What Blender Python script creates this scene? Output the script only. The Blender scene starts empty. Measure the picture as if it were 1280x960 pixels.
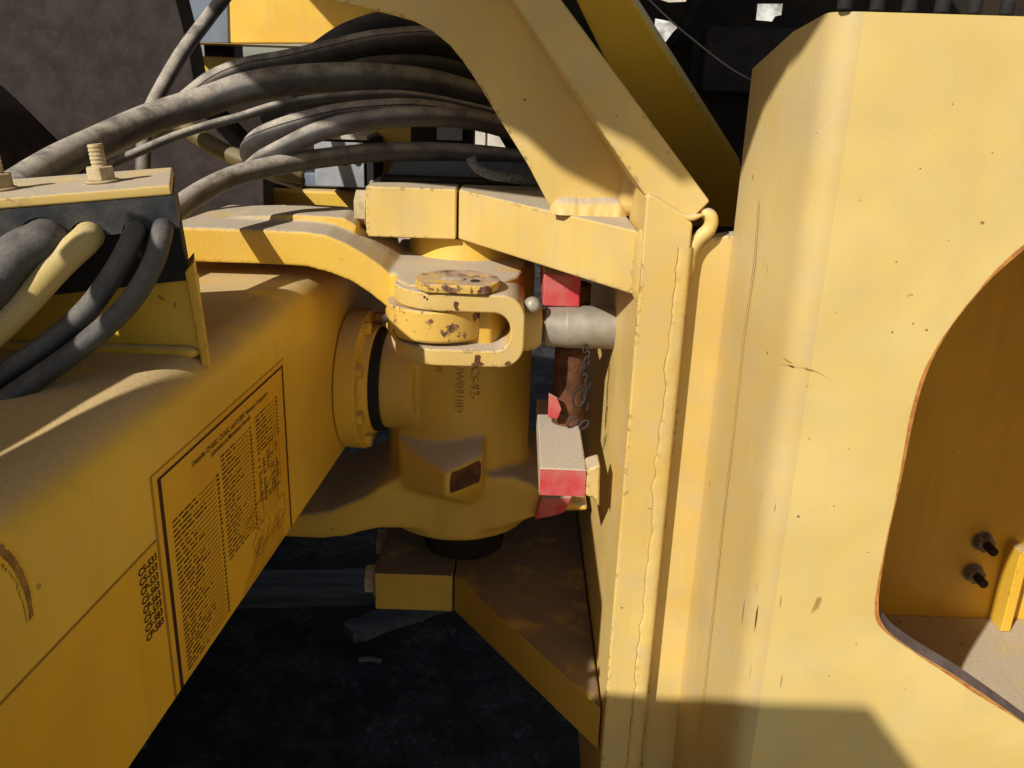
import bpy, bmesh, math, random
import numpy as np
from mathutils import Vector, Matrix
from mathutils.geometry import tessellate_polygon

# ------------------------------------------------------------------ scene, camera, light
scene = bpy.context.scene
COL = scene.collection
random.seed(7)
FPX, PITCH, ROLL, CAMH = 1096.0, math.radians(19.35), math.radians(-1.9), 1.25
CAM = Vector((0, 0, CAMH))
FWD = Vector((0, math.cos(PITCH), -math.sin(PITCH)))
UP0 = Vector((0, math.sin(PITCH), math.cos(PITCH)))
RT0 = Vector((1, 0, 0))
RT = math.cos(ROLL) * RT0 - math.sin(ROLL) * UP0
UPV = math.cos(ROLL) * UP0 + math.sin(ROLL) * RT0

cd = bpy.data.cameras.new("camera")
cam = bpy.data.objects.new("camera", cd)
COL.objects.link(cam)
cd.sensor_width = 36.0
cd.lens = 36.0 * FPX / 1280.0
cd.clip_start, cd.clip_end = 0.01, 500
cam.matrix_world = Matrix((
    (RT.x, UPV.x, -FWD.x, CAM.x), (RT.y, UPV.y, -FWD.y, CAM.y),
    (RT.z, UPV.z, -FWD.z, CAM.z), (0, 0, 0, 1)))
scene.camera = cam

SUN_AZ, SUN_EL = math.radians(40), math.radians(35)      # the light travels to the right and away
LIGHT = Vector((math.sin(SUN_AZ) * math.cos(SUN_EL), math.cos(SUN_AZ) * math.cos(SUN_EL), -math.sin(SUN_EL)))
ld = bpy.data.lights.new("sun", 'SUN')
ld.energy, ld.angle, ld.color = 4.25, math.radians(0.53), (1.0, 0.95, 0.865)
sun = bpy.data.objects.new("sun", ld)
COL.objects.link(sun)
sun.location = (-3, -3, 5)
sun.rotation_euler = LIGHT.to_track_quat('-Z', 'Y').to_euler()

world = bpy.data.worlds.new("World")
scene.world = world
world.use_nodes = True
wn = world.node_tree
wn.nodes.clear()
sky = wn.nodes.new('ShaderNodeTexSky')
sky.sky_type = 'NISHITA'
sky.sun_disc = False
sky.sun_elevation = SUN_EL
sky.sun_rotation = math.atan2(-LIGHT.x, -LIGHT.y)
bg = wn.nodes.new('ShaderNodeBackground')
bg.inputs[1].default_value = 0.066
wo = wn.nodes.new('ShaderNodeOutputWorld')
wn.links.new(sky.outputs[0], bg.inputs[0])
wn.links.new(bg.outputs[0], wo.inputs[0])
scene.view_settings.view_transform = 'Standard'
scene.view_settings.look = 'None'
scene.view_settings.exposure = 0.27
scene.view_settings.gamma = 1.0
scene.view_settings.use_curve_mapping = False

# ------------------------------------------------------------------ sight lines: a photo pixel met with a plane of the place
def ray(x, y):
    return FWD + (x - 640) / FPX * RT - (y - 480) / FPX * UPV
def PY(x, y, Y):
    d = ray(x, y); return CAM + d * (Y / d.y)
def PZ(x, y, Z):
    d = ray(x, y); return CAM + d * ((Z - CAMH) / d.z)
def PX(x, y, X):
    d = ray(x, y); return CAM + d * (X / d.x)
def PN(x, y, q, n):
    d = ray(x, y); return CAM + d * ((q - CAM).dot(n) / d.dot(n))

# ------------------------------------------------------------------ materials
def node(nt, t, **kw):
    n = nt.nodes.new(t)
    for k, v in kw.items():
        setattr(n, k, v)
    return n

class M:
    """small node-graph builder"""
    def __init__(s, name):
        s.m = bpy.data.materials.new(name); s.m.use_nodes = True
        s.nt = s.m.node_tree
        s.b = s.nt.nodes['Principled BSDF']
        s.geo = node(s.nt, 'ShaderNodeNewGeometry')
    def link(s, a, b): s.nt.links.new(a, b)
    def pos(s, scale=(1, 1, 1)):
        v = node(s.nt, 'ShaderNodeVectorMath', operation='MULTIPLY')
        s.link(s.geo.outputs['Position'], v.inputs[0]); v.inputs[1].default_value = scale
        return v.outputs[0]
    def noise(s, sc, detail=4, rough=0.55, stretch=(1, 1, 1), dist=0.0):
        n = node(s.nt, 'ShaderNodeTexNoise')
        n.inputs['Scale'].default_value = sc; n.inputs['Detail'].default_value = detail
        n.inputs['Roughness'].default_value = rough; n.inputs['Distortion'].default_value = dist
        s.link(s.pos(stretch), n.inputs['Vector'])
        return n.outputs['Fac']
    def ramp(s, v, a, b, lo=0.0, hi=1.0):
        n = node(s.nt, 'ShaderNodeMapRange', interpolation_type='SMOOTHSTEP')
        n.inputs[1].default_value = a; n.inputs[2].default_value = b
        n.inputs[3].default_value = lo; n.inputs[4].default_value = hi
        s.link(v, n.inputs[0]); return n.outputs[0]
    def math(s, op, a, b=None):
        n = node(s.nt, 'ShaderNodeMath', operation=op)
        for i, v in enumerate((a, b)):
            if v is None: continue
            if isinstance(v, (int, float)): n.inputs[i].default_value = v
            else: s.link(v, n.inputs[i])
        return n.outputs[0]
    def mix(s, f, a, b):
        n = node(s.nt, 'ShaderNodeMix', data_type='RGBA')
        for sock, v in ((n.inputs[0], f), (n.inputs[6], a), (n.inputs[7], b)):
            if isinstance(v, (int, float)): sock.default_value = v
            elif isinstance(v, tuple): sock.default_value = (*v, 1)
            else: s.link(v, sock)
        return n.outputs[2]
    def normal_z(s):
        x = node(s.nt, 'ShaderNodeSeparateXYZ'); s.link(s.geo.outputs['Normal'], x.inputs[0])
        return x.outputs[2]
    def edge(s, radius):
        bv = node(s.nt, 'ShaderNodeBevel', samples=4); bv.inputs[0].default_value = radius
        d = node(s.nt, 'ShaderNodeVectorMath', operation='DOT_PRODUCT')
        s.link(bv.outputs[0], d.inputs[0]); s.link(s.geo.outputs['Normal'], d.inputs[1])
        return s.math('SUBTRACT', 1.0, d.outputs['Value'])
    def bump(s, h, strength, dist):
        n = node(s.nt, 'ShaderNodeBump'); n.inputs['Strength'].default_value = strength
        n.inputs['Distance'].default_value = dist
        s.link(h, n.inputs['Height']); s.link(n.outputs[0], s.b.inputs['Normal'])
    def out(s, col, rough, metal=0.0, spec=0.4):
        for k, v in (('Base Color', col), ('Roughness', rough), ('Metallic', metal), ('Specular IOR Level', spec)):
            sock = s.b.inputs[k]
            if isinstance(v, (int, float)): sock.default_value = v
            elif isinstance(v, tuple): sock.default_value = (*v, 1)
            else: s.link(v, sock)
        return s.m

DUST = (0.46, 0.395, 0.31)
RUST = (0.13, 0.048, 0.02)

def paint(name, base, dust=0.8, film=0.25, rust=0.5, wear=0.0, rough=0.5, cast=0.0, streaks=0.3, dent=0.0, dcol=None):
    dcol = dcol or DUST
    g = M(name)
    big = g.noise(5, 3); mid = g.noise(28, 4); fine = g.noise(260, 3)
    streak = g.noise(55, 3, 0.6, (1, 1, 0.07))
    dark = tuple(c * k for c, k in zip(base, (0.86, 0.82, 0.72)))
    c = g.mix(g.ramp(big, 0.35, 0.65), base, dark)
    c = g.mix(g.math('MULTIPLY', g.ramp(streak, 0.5, 0.75), streaks), c, tuple(x * 0.72 for x in base))
    # thin dust film everywhere, a thick layer on what faces up
    f1 = g.math('MULTIPLY', g.ramp(mid, 0.35, 0.75), film)
    up = g.ramp(g.normal_z(), 0.45, 0.93)
    f2 = g.math('MULTIPLY', g.math('MULTIPLY', up, g.ramp(g.noise(16, 5, 0.62), 0.22, 0.5)), dust)
    fd = g.math('MAXIMUM', f1, f2)
    grain = g.mix(g.ramp(g.noise(700, 2), 0.3, 0.7), tuple(x * 0.78 for x in dcol), tuple(x * 1.12 for x in dcol))
    c = g.mix(fd, c, grain)
    # small rust specks
    sp = g.math('MULTIPLY', g.ramp(g.noise(75, 2, 0.5), 0.735, 0.76), g.ramp(g.noise(6.3, 2), 0.45, 0.6))
    rmask = g.math('MULTIPLY', sp, rust)
    if wear > 0:
        e = g.ramp(g.edge(0.006), 0.006, 0.05)
        chip = g.math('MULTIPLY', g.math('MULTIPLY', e, g.ramp(g.noise(150, 4, 0.65), 0.53, 0.58)), g.ramp(g.noise(11, 2), 0.44, 0.58))
        rmask = g.math('MAXIMUM', rmask, g.math('MULTIPLY', chip, wear))
    rc = g.mix(g.ramp(g.noise(180, 3), 0.35, 0.65), RUST, (0.05, 0.024, 0.014))
    c = g.mix(rmask, c, rc)
    h = g.math('ADD', g.math('MULTIPLY', fine, 0.25 + cast), g.math('MULTIPLY', g.math('MULTIPLY', fd, g.noise(520, 3)), 1.2))
    h = g.math('SUBTRACT', h, g.math('MULTIPLY', rmask, 0.8))
    if cast or dent: h = g.math('ADD', h, g.math('MULTIPLY', g.noise(22 if cast else 5, 4, 0.6), 2.0 * cast + dent))
    g.bump(h, 0.35, 0.0012)
    r = g.ramp(fd, 0.0, 0.8, rough, 0.95)
    r = g.math('MAXIMUM', r, g.math('MULTIPLY', rmask, 0.9))
    return g.out(c, r)

def rusty(name, paint_col, amount=0.5):
    g = M(name)
    n = g.ramp(g.noise(45, 6, 0.65), 0.62 - 0.24 * amount, 0.66 - 0.2 * amount)
    rc = g.mix(g.ramp(g.noise(150, 4), 0.35, 0.65), (0.24, 0.13, 0.075), (0.085, 0.035, 0.018))
    c = g.mix(n, paint_col, rc)
    up = g.ramp(g.normal_z(), 0.6, 0.95)
    d = g.math('MULTIPLY', up, g.ramp(g.noise(60, 4), 0.3, 0.62, 0, 0.9))
    c = g.mix(d, c, (0.42, 0.31, 0.22))
    g.bump(g.math('ADD', g.noise(300, 4), n), 0.35, 0.0012)
    return g.out(c, g.ramp(n, 0, 1, 0.5, 0.9))

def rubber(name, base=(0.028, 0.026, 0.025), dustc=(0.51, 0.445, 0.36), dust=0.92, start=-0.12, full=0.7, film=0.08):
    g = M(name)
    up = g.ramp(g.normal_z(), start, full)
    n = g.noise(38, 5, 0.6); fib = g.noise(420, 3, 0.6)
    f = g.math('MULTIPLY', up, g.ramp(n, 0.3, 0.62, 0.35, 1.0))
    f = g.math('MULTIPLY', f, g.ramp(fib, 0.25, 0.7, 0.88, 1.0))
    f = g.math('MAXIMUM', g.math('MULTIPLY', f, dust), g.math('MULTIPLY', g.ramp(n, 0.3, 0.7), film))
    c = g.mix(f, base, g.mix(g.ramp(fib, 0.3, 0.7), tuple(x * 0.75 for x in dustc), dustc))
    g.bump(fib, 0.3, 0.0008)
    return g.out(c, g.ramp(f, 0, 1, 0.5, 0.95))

def plain(name, c1, c2, sc=30, rough=0.7, metal=0.0, bump=0.3, bd=0.001, stretch=(1, 1, 1), spec=0.3):
    g = M(name)
    n = g.noise(sc, 5, 0.6, stretch)
    g.bump(g.noise(sc * 6, 4, 0.6, stretch), bump, bd)
    return g.out(g.mix(g.ramp(n, 0.32, 0.68), c1, c2), rough, metal, spec)

FADED = (0.69, 0.49, 0.15)
FRESH = (0.87, 0.545, 0.055)
MAT = {
    'faded': paint('faded_yellow_paint', FADED, dust=0.85, film=0.28, rust=0.75, wear=0.9),
    'panel': paint('bleached_yellow_panel_paint', (0.74, 0.55, 0.19), dust=0.3, film=0.16, rust=0.9, wear=0.0, rough=0.42, streaks=0.1, dent=6.0),
    'strip': paint('dusty_bend_paint', (0.60, 0.445, 0.17), dust=0.6, film=0.28, rust=0.6, streaks=0.15, dent=3.0),
    'fresh': paint('deep_yellow_paint', FRESH, dust=0.6, film=0.07, rust=0.6, wear=0.5, rough=0.4),
    'cast': paint('cast_iron_yellow_paint', (0.70, 0.44, 0.06), dust=0.9, film=0.1, rust=0.5, wear=0.6, cast=0.5),
    'bodyyellow': paint('body_yellow_paint', (0.74, 0.47, 0.06), dust=0.5, film=0.1, rust=0.5),
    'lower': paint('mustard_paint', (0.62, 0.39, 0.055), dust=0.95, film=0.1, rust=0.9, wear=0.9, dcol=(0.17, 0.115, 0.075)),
    'chipped': rusty('chipped_yellow_casting', (0.66, 0.42, 0.085), 0.34),
    'rustcap': rusty('rust_cap', (0.60, 0.38, 0.08), 0.6),
    'rust': plain('brown_rust', (0.15, 0.06, 0.025), (0.06, 0.026, 0.014), 60, 0.95, 0, 0.6, 0.002),
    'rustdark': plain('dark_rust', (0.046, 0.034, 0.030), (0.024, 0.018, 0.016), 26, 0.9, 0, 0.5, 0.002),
    'duststeel': paint('dusty_lug_paint', (0.52, 0.45, 0.33), dust=1.0, film=0.5, rust=0.9, wear=0.5),
    'red': paint('red_paint', (0.56, 0.04, 0.055), dust=0.95, film=0.34, rust=0.2, wear=0.4),
    'hose': rubber('dusty_black_hose'),
    'hoseshade': rubber('shaded_black_hose', (0.02, 0.019, 0.019), (0.22, 0.19, 0.16), 0.75, 0.1, 1.0, 0.08),  # shade put into the colour: darker, less dusty hose for shaded runs
    'hosegrey': rubber('grey_dusty_hose', (0.034, 0.033, 0.032), (0.25, 0.23, 0.20), 0.7, -0.3, 0.8, 0.14),
    'hosebrown': rubber('olive_hose', (0.12, 0.085, 0.03), (0.3, 0.24, 0.14), 0.6),
    'hoseyellow': rubber('oversprayed_hose', (0.52, 0.37, 0.10), (0.62, 0.50, 0.26), 0.8, -0.2, 0.8, 0.4),
    'braid': plain('grey_braid', (0.22, 0.23, 0.23), (0.10, 0.105, 0.11), 300, 0.8, 0, 0.8, 0.002),
    'block': rubber('black_block', (0.016, 0.019, 0.024), (0.35, 0.31, 0.23), 0.7, 0.5, 1.0, 0.2),
    'black': plain('black_steel', (0.012, 0.011, 0.011), (0.02, 0.018, 0.016), 20, 0.8),
    'steelshade': plain('brown_steel_and_shade', (0.030, 0.019, 0.009), (0.012, 0.008, 0.005), 12, 0.85),  # dark brown steel; also painted shade on the lower boss
    'grey': plain('grey_cast_metal', (0.36, 0.37, 0.38), (0.25, 0.26, 0.275), 30, 0.6),
    'bluegrey': plain('blue_grey_panel', (0.17, 0.20, 0.25), (0.12, 0.145, 0.19), 10, 0.35),
    'steel': plain('dull_zinc_steel', (0.30, 0.27, 0.235), (0.15, 0.125, 0.10), 90, 0.6, 0.35),
    'rod': plain('dusty_cylinder_rod', (0.38, 0.34, 0.28), (0.27, 0.23, 0.175), 26, 0.55, 0.3, 0.2, 0.001, (1, 1, 1), 0.5),
    'dustybolt': plain('dusty_bolt', (0.52, 0.42, 0.25), (0.34, 0.25, 0.12), 70, 0.9),
    'print': plain('maroon_print', (0.045, 0.008, 0.008), (0.06, 0.012, 0.01), 60, 0.6),
    'printline': plain('brown_fine_print', (0.14, 0.05, 0.012), (0.17, 0.065, 0.016), 60, 0.6),
    'film': paint('decal_film', (0.85, 0.475, 0.028), dust=0.0, film=0.05, rust=0.15, rough=0.35),
    'filmedge': plain('decal_edge', (0.36, 0.19, 0.03), (0.42, 0.22, 0.04), 80, 0.5),
    'wood': plain('weathered_timber', (0.15, 0.135, 0.125), (0.07, 0.062, 0.056), 14, 0.95, 0, 0.7, 0.004, (0.25, 3, 3)),
    'stone': plain('grey_stone', (0.22, 0.21, 0.20), (0.10, 0.097, 0.095), 50, 0.95, 0, 0.5),
    'crack': plain('crack_shadow_dirt', (0.06, 0.032, 0.012), (0.03, 0.016, 0.008), 90, 0.95),
    'wall': plain('pale_block_wall', (0.62, 0.55, 0.45), (0.42, 0.36, 0.29), 5, 0.9, 0, 0.4, 0.01),
    'white': plain('white_sheet', (0.62, 0.6, 0.57), (0.16, 0.15, 0.13), 9, 0.8),
}

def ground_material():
    g = M('shade_gravel_ground')
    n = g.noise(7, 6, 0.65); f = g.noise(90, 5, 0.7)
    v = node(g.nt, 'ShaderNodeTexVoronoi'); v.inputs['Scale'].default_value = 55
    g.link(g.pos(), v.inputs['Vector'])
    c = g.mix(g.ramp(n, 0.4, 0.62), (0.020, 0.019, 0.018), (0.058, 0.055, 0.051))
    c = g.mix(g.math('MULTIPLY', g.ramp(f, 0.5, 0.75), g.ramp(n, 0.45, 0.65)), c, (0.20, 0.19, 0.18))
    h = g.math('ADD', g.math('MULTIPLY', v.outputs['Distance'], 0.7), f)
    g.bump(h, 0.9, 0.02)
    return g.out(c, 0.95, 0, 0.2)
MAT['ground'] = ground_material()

# ------------------------------------------------------------------ object helpers
ZERO = Vector((0, 0, 0))
def thing(name, label, cat, loc=(0, 0, 0), group=None):
    o = bpy.data.objects.new(name, None); COL.objects.link(o)
    o.location = loc; o['label'] = label; o['category'] = cat
    o.empty_display_size = 0.05
    if group: o['group'] = group
    return o
def origin(o):
    p = Vector(o.location)
    while o.parent:
        o = o.parent; p += Vector(o.location)
    return p
def link_mesh(name, bm, mat, parent=None, bevel=0.0, seg=2, smooth=False, weighted=True, loc=None, normals=True):
    if normals: bmesh.ops.recalc_face_normals(bm, faces=bm.faces)
    base = origin(parent) if parent else Vector(loc or ZERO)
    for v in bm.verts: v.co -= base
    for f in bm.faces: f.smooth = smooth or bevel > 0
    me = bpy.data.meshes.new(name); bm.to_mesh(me); bm.free()
    me.materials.append(MAT[mat] if isinstance(mat, str) else mat)
    o = bpy.data.objects.new(name, me); COL.objects.link(o)
    if parent: o.parent = parent
    else: o.location = base
    if bevel > 0:
        b = o.modifiers.new('bevel', 'BEVEL'); b.width = bevel; b.segments = seg
        b.limit_method = 'ANGLE'; b.angle_limit = math.radians(35); b.harden_normals = False
        w = o.modifiers.new('wn', 'WEIGHTED_NORMAL'); w.keep_sharp = True
    return o
def tag(o, label, cat, group=None):
    o['label'] = label; o['category'] = cat
    if group: o['group'] = group
    return o
def kind(o, k): o['kind'] = k; return o

def solid(bm, loops, vec):
    """prism: polygon (with optional hole loops) in space, extruded by vec (a vector or one per vertex)"""
    loops = [[Vector(p) for p in l] for l in loops]
    tris = tessellate_polygon(loops) if len(loops) > 1 else None
    flat = [p for l in loops for p in l]
    vec = Vector(vec)
    A = [bm.verts.new(p) for p in flat]; B = [bm.verts.new(p + vec) for p in flat]
    if tris is None:
        bm.faces.new(A); bm.faces.new(B[::-1])
    else:
        for t in tris:
            try:
                bm.faces.new([A[i] for i in t]); bm.faces.new([B[i] for i in t][::-1])
            except ValueError: pass
    k = 0
    for l in loops:
        n = len(l)
        for i in range(n):
            a, b = k + i, k + (i + 1) % n
            bm.faces.new((A[a], A[b], B[b], B[a]))
        k += n
    return bm
def prism(name, pts, vec, mat, parent=None, bevel=0.002, holes=(), **kw):
    return link_mesh(name, solid(bmesh.new(), [pts, *holes], vec), mat, parent, bevel, **kw)
def box_bm(bm, lo, hi):
    x0, y0, z0 = lo; x1, y1, z1 = hi
    return solid(bm, [[(x0, y0, z0), (x1, y0, z0), (x1, y0, z1), (x0, y0, z1)]], (0, y1 - y0, 0))
def box(name, lo, hi, mat, parent=None, bevel=0.002, **kw):
    return link_mesh(name, box_bm(bmesh.new(), lo, hi), mat, parent, bevel, **kw)

def frame(axis):
    a = Vector(axis).normalized()
    r = Vector((0, 0, 1)) if abs(a.z) < 0.9 else Vector((1, 0, 0))
    u = r.cross(a).normalized(); return a, u, a.cross(u)
def lathe(bm, c, axis, prof, n=48):
    """prof: list of (distance along axis, radius); closed with caps where the radius ends above 0"""
    a, u, v = frame(axis); c = Vector(c); rings = []
    for (h, r) in prof:
        rings.append([bm.verts.new(c + a * h + (u * math.cos(t) + v * math.sin(t)) * r) for t in (2 * math.pi * i / n for i in range(n))])
    for A, B in zip(rings, rings[1:]):
        for i in range(n): bm.faces.new((A[i], A[(i + 1) % n], B[(i + 1) % n], B[i]))
    bm.faces.new(rings[0][::-1]); bm.faces.new(rings[-1])
    return bm
def cyl(name, c, axis, prof, mat, parent=None, bevel=0.0015, n=48, **kw):
    return link_mesh(name, lathe(bmesh.new(), c, axis, prof, n), mat, parent, bevel, **kw)
def hexprism(bm, c, axis, h, r, rot=0.0):
    a, u, v = frame(axis); c = Vector(c)
    return solid(bm, [[c + (u * math.cos(t) + v * math.sin(t)) * r for t in (rot + math.pi / 3 * i for i in range(6))]], a * h)
def catmull(P, R, step=10):
    P = [Vector(p) for p in P]; out, rad = [], []
    Q = [2 * P[0] - P[1]] + P + [2 * P[-1] - P[-2]]
    for i in range(1, len(Q) - 2):
        p0, p1, p2, p3 = Q[i - 1:i + 3]
        for k in range(step):
            t = k / step
            out.append(0.5 * ((2 * p1) + (p2 - p0) * t + (2 * p0 - 5 * p1 + 4 * p2 - p3) * t * t + (3 * p1 - p0 - 3 * p2 + p3) * t ** 3))
            rad.append(R[i - 1] * (1 - t) + R[i] * t)
    out.append(P[-1]); rad.append(R[-1])
    return out, rad
def tube(bm, P, R, n=16, jitter=0.0):
    ring_prev = None; u = None
    for i, p in enumerate(P):
        t = (P[min(i + 1, len(P) - 1)] - P[max(i - 1, 0)]).normalized()
        if u is None: _, u, _ = frame(t)
        u = (u - t * u.dot(t)).normalized(); v = t.cross(u)
        ring = [bm.verts.new(p + (u * math.cos(a) + v * math.sin(a)) * R[i] * (1 + jitter * random.uniform(-1, 1))) for a in (2 * math.pi * k / n for k in range(n))]
        if ring_prev:
            for k in range(n): bm.faces.new((ring_prev[k], ring_prev[(k + 1) % n], ring[(k + 1) % n], ring[k]))
        else: bm.faces.new(ring[::-1])
        ring_prev = ring
    bm.faces.new(ring_prev); return bm
def sweep(name, P, r, mat, parent=None, n=18, step=10, jitter=0.0, **kw):
    R = r if isinstance(r, list) else [r] * len(P)
    p, q = catmull(P, R, step)
    return link_mesh(name, tube(bmesh.new(), p, q, n, jitter), mat, parent, smooth=True, **kw)
def weld(name, P, r, mat, parent, amp=0.012, n=12):
    """a rippled weld bead, rings every 0.8 mm"""
    p, _ = catmull(P, [r] * len(P), 40)
    out = [p[0]]; 
    for q in p[1:]:
        while (q - out[-1]).length > 0.0008: out.append(out[-1] + (q - out[-1]).normalized() * 0.0008)
    ph = 0; R = []; slow = 1.0
    for i in range(len(out)):
        ph += random.uniform(0.9, 1.5); slow += random.uniform(-.007, .007); slow += (1 - slow) * 0.03
        R.append(r * slow * (1 + amp * math.sin(ph)))
    m = min(14, len(R) // 3)
    for i in range(m):
        k = math.sin((i + 0.6) / m * math.pi / 2) ** 0.6; R[i] *= k; R[-1 - i] *= k
    return link_mesh(name, tube(bmesh.new(), out, R, n), mat, parent, smooth=True)
def fillet(name, P, da, db, size, mat, parent, step=0.0025):
    """a flat, slightly lumpy weld fillet along P between two surfaces that leave the corner along da and db"""
    da, db = Vector(da).normalized(), Vector(db).normalized()
    p, _ = catmull(P, [1] * len(P), 40); out = [p[0]]
    for q in p[1:]:
        while (q - out[-1]).length > step: out.append(out[-1] + (q - out[-1]).normalized() * step)
    bm = bmesh.new(); prev = None; n = len(out); sa = sb = 1.0
    for i, q in enumerate(out):
        sa += random.uniform(-.06, .06) + (1 - sa) * .2; sb += random.uniform(-.06, .06) + (1 - sb) * .2
        e = min(1.0, (min(i, n - 1 - i) + 0.4) / 4) ** 0.5
        row = []
        for k in range(8):
            t = k / 7; bul = 0.18 * math.sin(math.pi * t) * random.uniform(.85, 1.15)
            row.append(q + da * size * e * sa * ((1 - t) + bul) + db * size * e * sb * (t + bul))
        cur = [bm.verts.new(v) for v in row]
        if prev:
            for k in range(7): bm.faces.new((prev[k], prev[k + 1], cur[k + 1], cur[k]))
        prev = cur
    return link_mesh(name, bm, mat, parent, smooth=True)
def boolean(o, other, op='INTERSECT'):
    m = o.modifiers.new('cut', 'BOOLEAN'); m.object = other; m.operation = op; m.solver = 'EXACT'
    dg = bpy.context.evaluated_depsgraph_get(); dg.update()
    me = bpy.data.meshes.new_from_object(o.evaluated_get(dg))
    o.modifiers.clear(); o.data = me
    bpy.data.objects.remove(other)
    return o
def soften(o, w, seg=2):
    for p in o.data.polygons: p.use_smooth = True
    b = o.modifiers.new('bevel', 'BEVEL'); b.width = w; b.segments = seg; b.limit_method = 'ANGLE'; b.angle_limit = math.radians(35)
    o.modifiers.new('wn', 'WEIGHTED_NORMAL').keep_sharp = True
def arcpts(c, r, a0, a1, n):
    return [(c[0] + r * math.cos(math.radians(a0 + (a1 - a0) * i / n)), c[1] + r * math.sin(math.radians(a0 + (a1 - a0) * i / n))) for i in range(n + 1)]
def text_bm(s, size, to_world, depth=0.0, align='LEFT', bold=0.0):
    cu = bpy.data.curves.new('t', 'FONT'); cu.body = s; cu.size = size; cu.align_x = align
    cu.extrude = depth; cu.offset = bold * size; cu.resolution_u = 2
    ob = bpy.data.objects.new('t', cu); COL.objects.link(ob)
    dg = bpy.context.evaluated_depsgraph_get(); dg.update()
    me = bpy.data.meshes.new_from_object(ob.evaluated_get(dg))
    bm = bmesh.new(); bm.from_mesh(me)
    for v in bm.verts: v.co = to_world(v.co.copy())
    bpy.data.objects.remove(ob); bpy.data.curves.remove(cu); bpy.data.meshes.remove(me)
    return bm
def join(bms):
    out = bmesh.new()
    for b in bms:
        me = bpy.data.meshes.new('x'); b.to_mesh(me); b.free(); out.from_mesh(me); bpy.data.meshes.remove(me)
    return out

# ------------------------------------------------------------------ the setting: ground
g = bmesh.new()
gv = [g.verts.new(p) for p in ((-60, -60, 0), (60, -60, 0), (60, 60, 0), (-60, 60, 0))]
g.faces.new(gv)
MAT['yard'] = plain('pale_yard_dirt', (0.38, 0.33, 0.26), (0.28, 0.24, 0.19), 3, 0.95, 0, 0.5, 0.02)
kind(link_mesh('ground', g, 'yard'), 'structure')
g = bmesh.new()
gv = [g.verts.new((x, y, 0.004)) for x, y in ((-7, -5), (-0.3, -5), (-0.1, 0.5), (4.2, 0.6), (4.2, 6.6), (-7, 6.6))]  # shade under the machine put into a dark sheet; outline limits bounce
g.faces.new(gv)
kind(link_mesh('shade_gravel_ground', g, 'ground'), 'structure')

# ------------------------------------------------------------------ rear frame (right): pin arms, column, gusset, side panel
AX, AY = -0.068, 1.08                       # the vertical pivot axis
ZT1, ZT0 = 1.128, 1.072                     # upper arm, top and bottom
ZL1, ZL0 = 0.630, 0.576                     # lower arm
CF = 0.74                                   # front of the thick column plate
rear = thing('rear_frame', 'faded yellow rear frame with upright plate, pin arms and bright holed panel at right', 'machine frame', (0.25, 0.9, 0))

def arm(z1, z0, name, mt='faded'):
    yb = 2 * AY - 1.0
    P = [(AX + 0.0015, 1.0), (0.104, 0.752), (0.104, 1.42), (AX + 0.0015, yb)]
    return prism(name, [(x, y, z1) for x, y in P], (0, 0, z0 - z1), mt, rear, 0.0022)
def cap(z1, z0, mt='faded'):
    yb = 2 * AY - 1.0
    c = box('pin_cap', (-0.172, 0.999, z0 - 0.0006), (AX - 0.0015, yb, z1 + 0.0004), mt, rear, 0.0022)
    for yy in (1.03, yb - 0.03):
        b = hexprism(bmesh.new(), (-0.172, yy, (z0 + z1) / 2), (-1, 0, 0), 0.016, 0.0205, 0.5)
        lathe(b, (-0.1725, yy, (z0 + z1) / 2), (-1, 0, 0), [(0.0005, 0.024), (0.003, 0.024)], 24)
        link_mesh('bolt', b, 'dustybolt', c, 0.0012)
    return c
arm(ZT1, ZT0, 'upper_arm'); cap(ZT1, ZT0)
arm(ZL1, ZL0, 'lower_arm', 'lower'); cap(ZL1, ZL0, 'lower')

# thick plate seen edge on: upright column, mitred at the top into a diagonal
TH = 0.041
c0, c1 = 0.1065, 0.1065 + TH
zj = 1.150
prism('column_plate', [(c0, CF, 0.40), (c1, CF, 0.40), (c1, CF, zj - 0.012), (c0 + 0.012, CF, zj + 0.008), (c0 + 0.001, CF, zj + 0.012), (c0, CF, zj + 0.006)], (0, 0.72, 0), 'faded', rear, 0.0025)
D0 = [PY(806, 246, CF + 0.004), PY(884, 254, CF + 0.004), PY(640, -80, CF + 0.004), PY(560, -110, CF + 0.004)]
dA, dB = PY(640, 0, CF + .004), PY(702, 0, CF + .004)
dC, dD = PY(805, 243, CF + .004), PY(888, 252, CF + .004)
dA2 = dA + (dA - dC) * 0.5; dB2 = dB + (dB - dD) * 0.5
dM = PY(856, 284, CF + .004)
prism('diagonal_plate', [dC, dM, dD, dB2, dA2], (0, 0.66, 0), 'faded', rear, 0.0022)
# plate behind the diagonal; deep shade put into its paint and tilt
bq = [PY(x, y, Y) for x, y, Y in ((690, -60, .80), (752, -60, .80), (790, 0, .83), (926, 212, .97), (920, 300, 1.02), (860, 300, 1.02))]
bn_ = (bq[1] - bq[0]).cross(bq[3] - bq[0]).normalized()
if bn_.y < 0: bn_ = -bn_
bq = [p - bn_ * (p - bq[0]).dot(bn_) for p in bq]
prism('rear_brace', bq, bn_ * 0.018, 'fresh', rear, 0.002)

# gusset web on the upper arm: curved lower edge
WY = 0.846
wp = [(690, 264), (660, 206), (625, 150), (598, 105), (580, 78), (562, 56), (540, 38), (515, 25), (480, 15), (440, 6), (400, -3), (362, -14), (330, -26), (300, -60), (300, -160), (560, -160), (640, -5), (802, 236), (808, 268)]
prism('gusset_web', [PY(x, y, WY) for x, y in wp], (0, 0.03, 0), 'faded', rear, 0.0012)
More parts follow.
